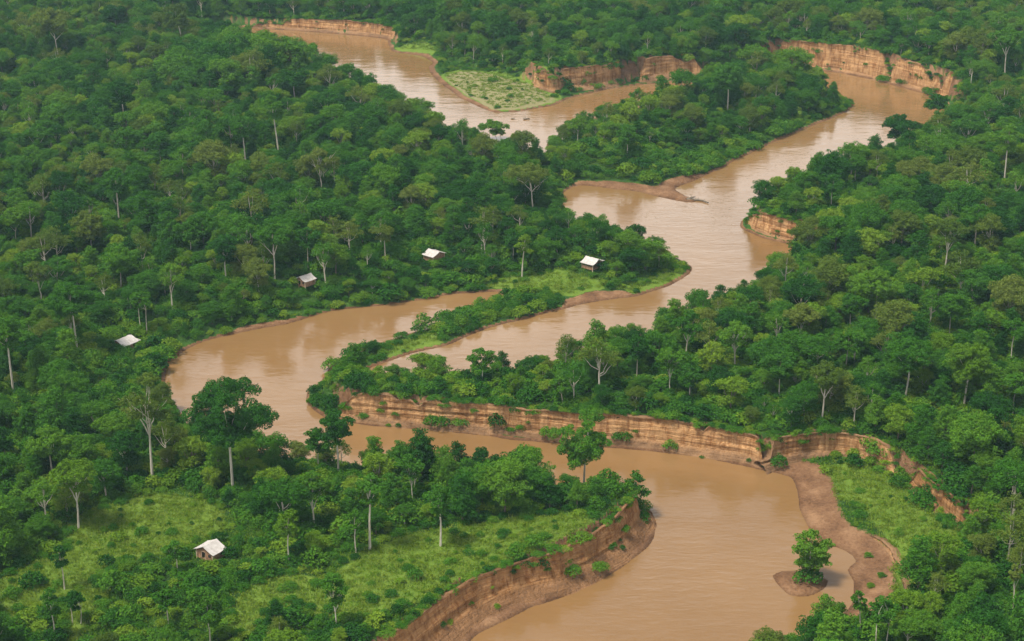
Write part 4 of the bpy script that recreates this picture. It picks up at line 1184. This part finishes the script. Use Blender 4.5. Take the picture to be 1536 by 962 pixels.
# grass tufts on the open ground
def tuft(seed):
    r = np.random.RandomState(seed); n = 26
    c = np.concatenate([r.normal(size=(n, 2))*0.42, r.uniform(0.05, 0.2, (n, 1))], 1)
    az = r.uniform(0, 6.28, n); up = np.stack([np.cos(az)*0.45, np.sin(az)*0.45, np.ones(n)], 1); up = unit(up)
    side = np.stack([-np.sin(az), np.cos(az), 0*az], 1)*0.09; h = r.uniform(0.16, 0.40, n)[:, None]
    v = np.stack([c-side, c+side, c+side*0.3+up*h, c-side*0.3+up*h], 1).reshape(-1, 3)
    return mesh_from('grass_tuft', v, np.arange(4*n).reshape(-1, 4), mats=[LEAF['grass'] if seed < 3 else LEAF['light'] if seed < 5 else LEAF['mid']])
def grass_ok(X, Y):
    d = sample(dw, X, Y, 80.0); c = sample(clr, X, Y, -99.0)
    px, py, _ = project(X, Y, 2.0)
    thin = (px > 650) & (px < 860) & (py < 160) & (np.random.RandomState(3).rand(len(X)) < 0.6)
    return ((c > -1.0 + 2*fbm(X, Y, 6.0, 2)) | (sample(lowF, X, Y, 99.0) < 50) | (c > -14)) & (d > 1.6) & ~thin & (d > sample(PM, X, Y, 3.0)*0.8) & ((sample(PB, X, Y, 3.0) < 2.5) | (d > sample(PB, X, Y, 3.0) + 1.5))
r = np.random.RandomState(15)
a = r.uniform(-0.36, 0.36, 400000); q = np.sqrt(r.uniform(255**2, 900**2, 400000))
X, Y = q*np.sin(a), q*np.cos(a); ok = grass_ok(X, Y); X, Y = X[ok], Y[ok]
Z = terrain(X, Y)
tf = [(x, y, z, s, k) for x, y, z, s, k in zip(X, Y, Z, r.uniform(0.5, 1.2, len(X)), np.where(sample(clr, X, Y, -99.0) > -1, r.randint(0, 4, len(X)), r.randint(3, 7, len(X)))) if z > 0.5]
stuff('grass', tf, [tuft(i) for i in range(7)], 'short grass on the clearings and bars')
print('COUNTS trees', len(trees), 'bushes', len(bushes), 'grass', len(tf), 'own', len(own))

# ------------------------------------------------------------------ air
import bmesh
hz = box(-7600, 7600, -900, 7700, -9.0, CAMH + 12.0)
m, nt, nd, L = mat('humid_air')
out = N(nt, 'ShaderNodeOutputMaterial'); pv = N(nt, 'ShaderNodeVolumePrincipled')
pv.inputs['Color'].default_value = (0.55, 0.85, 1.0, 1); pv.inputs['Density'].default_value = 0.00008; pv.inputs['Anisotropy'].default_value = 0.3
L.new(pv.outputs[0], out.inputs['Volume'])
hv, hq = hz
me = mesh_from('haze', hv, hq, mats=[m])
structure(new_obj('haze', me), 'stuff')

# ------------------------------------------------------------------ light
SUN_EL, SUN_AZ = 64.0, 242.0       # azimuth measured clockwise from +Y (camera heading)
w = bpy.data.worlds.new('World'); SC.world = w; w.use_nodes = True
nt = w.node_tree; nt.nodes.clear()
out = N(nt, 'ShaderNodeOutputWorld'); bg = N(nt, 'ShaderNodeBackground'); bg.inputs[1].default_value = 0.09
sky = N(nt, 'ShaderNodeTexSky', sky_type='NISHITA', sun_disc=False)
sky.sun_elevation = math.radians(SUN_EL); sky.sun_rotation = math.radians(SUN_AZ); sky.dust_density = 3.0; sky.air_density = 1.0
hs = N(nt, 'ShaderNodeHueSaturation'); hs.inputs['Saturation'].default_value = 0.35
nt.links.new(sky.outputs[0], hs.inputs['Color'])
tc = N(nt, 'ShaderNodeTexCoord'); sx = N(nt, 'ShaderNodeSeparateXYZ'); nt.links.new(tc.outputs['Generated'], sx.inputs[0])
hgt = N(nt, 'ShaderNodeMapRange', interpolation_type='SMOOTHSTEP'); hgt.inputs[1].default_value = 0.62; hgt.inputs[2].default_value = 0.18; nt.links.new(sx.outputs[2], hgt.inputs[0])
cn = N(nt, 'ShaderNodeTexNoise', i_Scale=5.0, i_Detail=5.0, i_Roughness=0.55)
cm_ = N(nt, 'ShaderNodeMapping'); cm_.inputs['Scale'].default_value = (1, 1, 2.2); nt.links.new(tc.outputs['Generated'], cm_.inputs[0]); nt.links.new(cm_.outputs[0], cn.inputs['Vector'])
cr_ = ramp(nt, [(0.36, (0.30, 0.30, 0.30)), (0.62, (1, 1, 1))]); nt.links.new(cn.outputs[0], cr_.inputs[0])
ml = N(nt, 'ShaderNodeMath', operation='MULTIPLY'); nt.links.new(hgt.outputs[0], ml.inputs[0]); nt.links.new(cr_.outputs[0], ml.inputs[1])
cl_ = N(nt, 'ShaderNodeMix', data_type='RGBA'); nt.links.new(ml.outputs[0], cl_.inputs[0]); nt.links.new(hs.outputs[0], cl_.inputs[6]); cl_.inputs[7].default_value = (16.0, 15.5, 14.8, 1)
nt.links.new(cl_.outputs[2], bg.inputs[0]); nt.links.new(bg.outputs[0], out.inputs[0])
sl = bpy.data.lights.new('sun', 'SUN'); sl.energy = 3.1; sl.angle = math.radians(12); sl.color = (1.0, 0.93, 0.82)
so = bpy.data.objects.new('sun', sl); COL.objects.link(so)
el, az = math.radians(SUN_EL), math.radians(SUN_AZ)
dv = Vector((math.sin(az)*math.cos(el), math.cos(az)*math.cos(el), math.sin(el)))
so.rotation_euler = dv.to_track_quat('Z', 'Y').to_euler()

SC.view_settings.view_transform = 'Standard'; SC.view_settings.look = 'None'
SC.view_settings.exposure = 0.70; SC.view_settings.gamma = 1.0
c = SC.cycles
c.max_bounces = 5; c.diffuse_bounces = 3; c.glossy_bounces = 2; c.transmission_bounces = 3; c.volume_bounces = 0; c.transparent_max_bounces = 4
c.use_denoising = True; c.denoiser = 'OPENIMAGEDENOISE'
try: c.denoising_prefilter = 'ACCURATE'
except Exception: pass
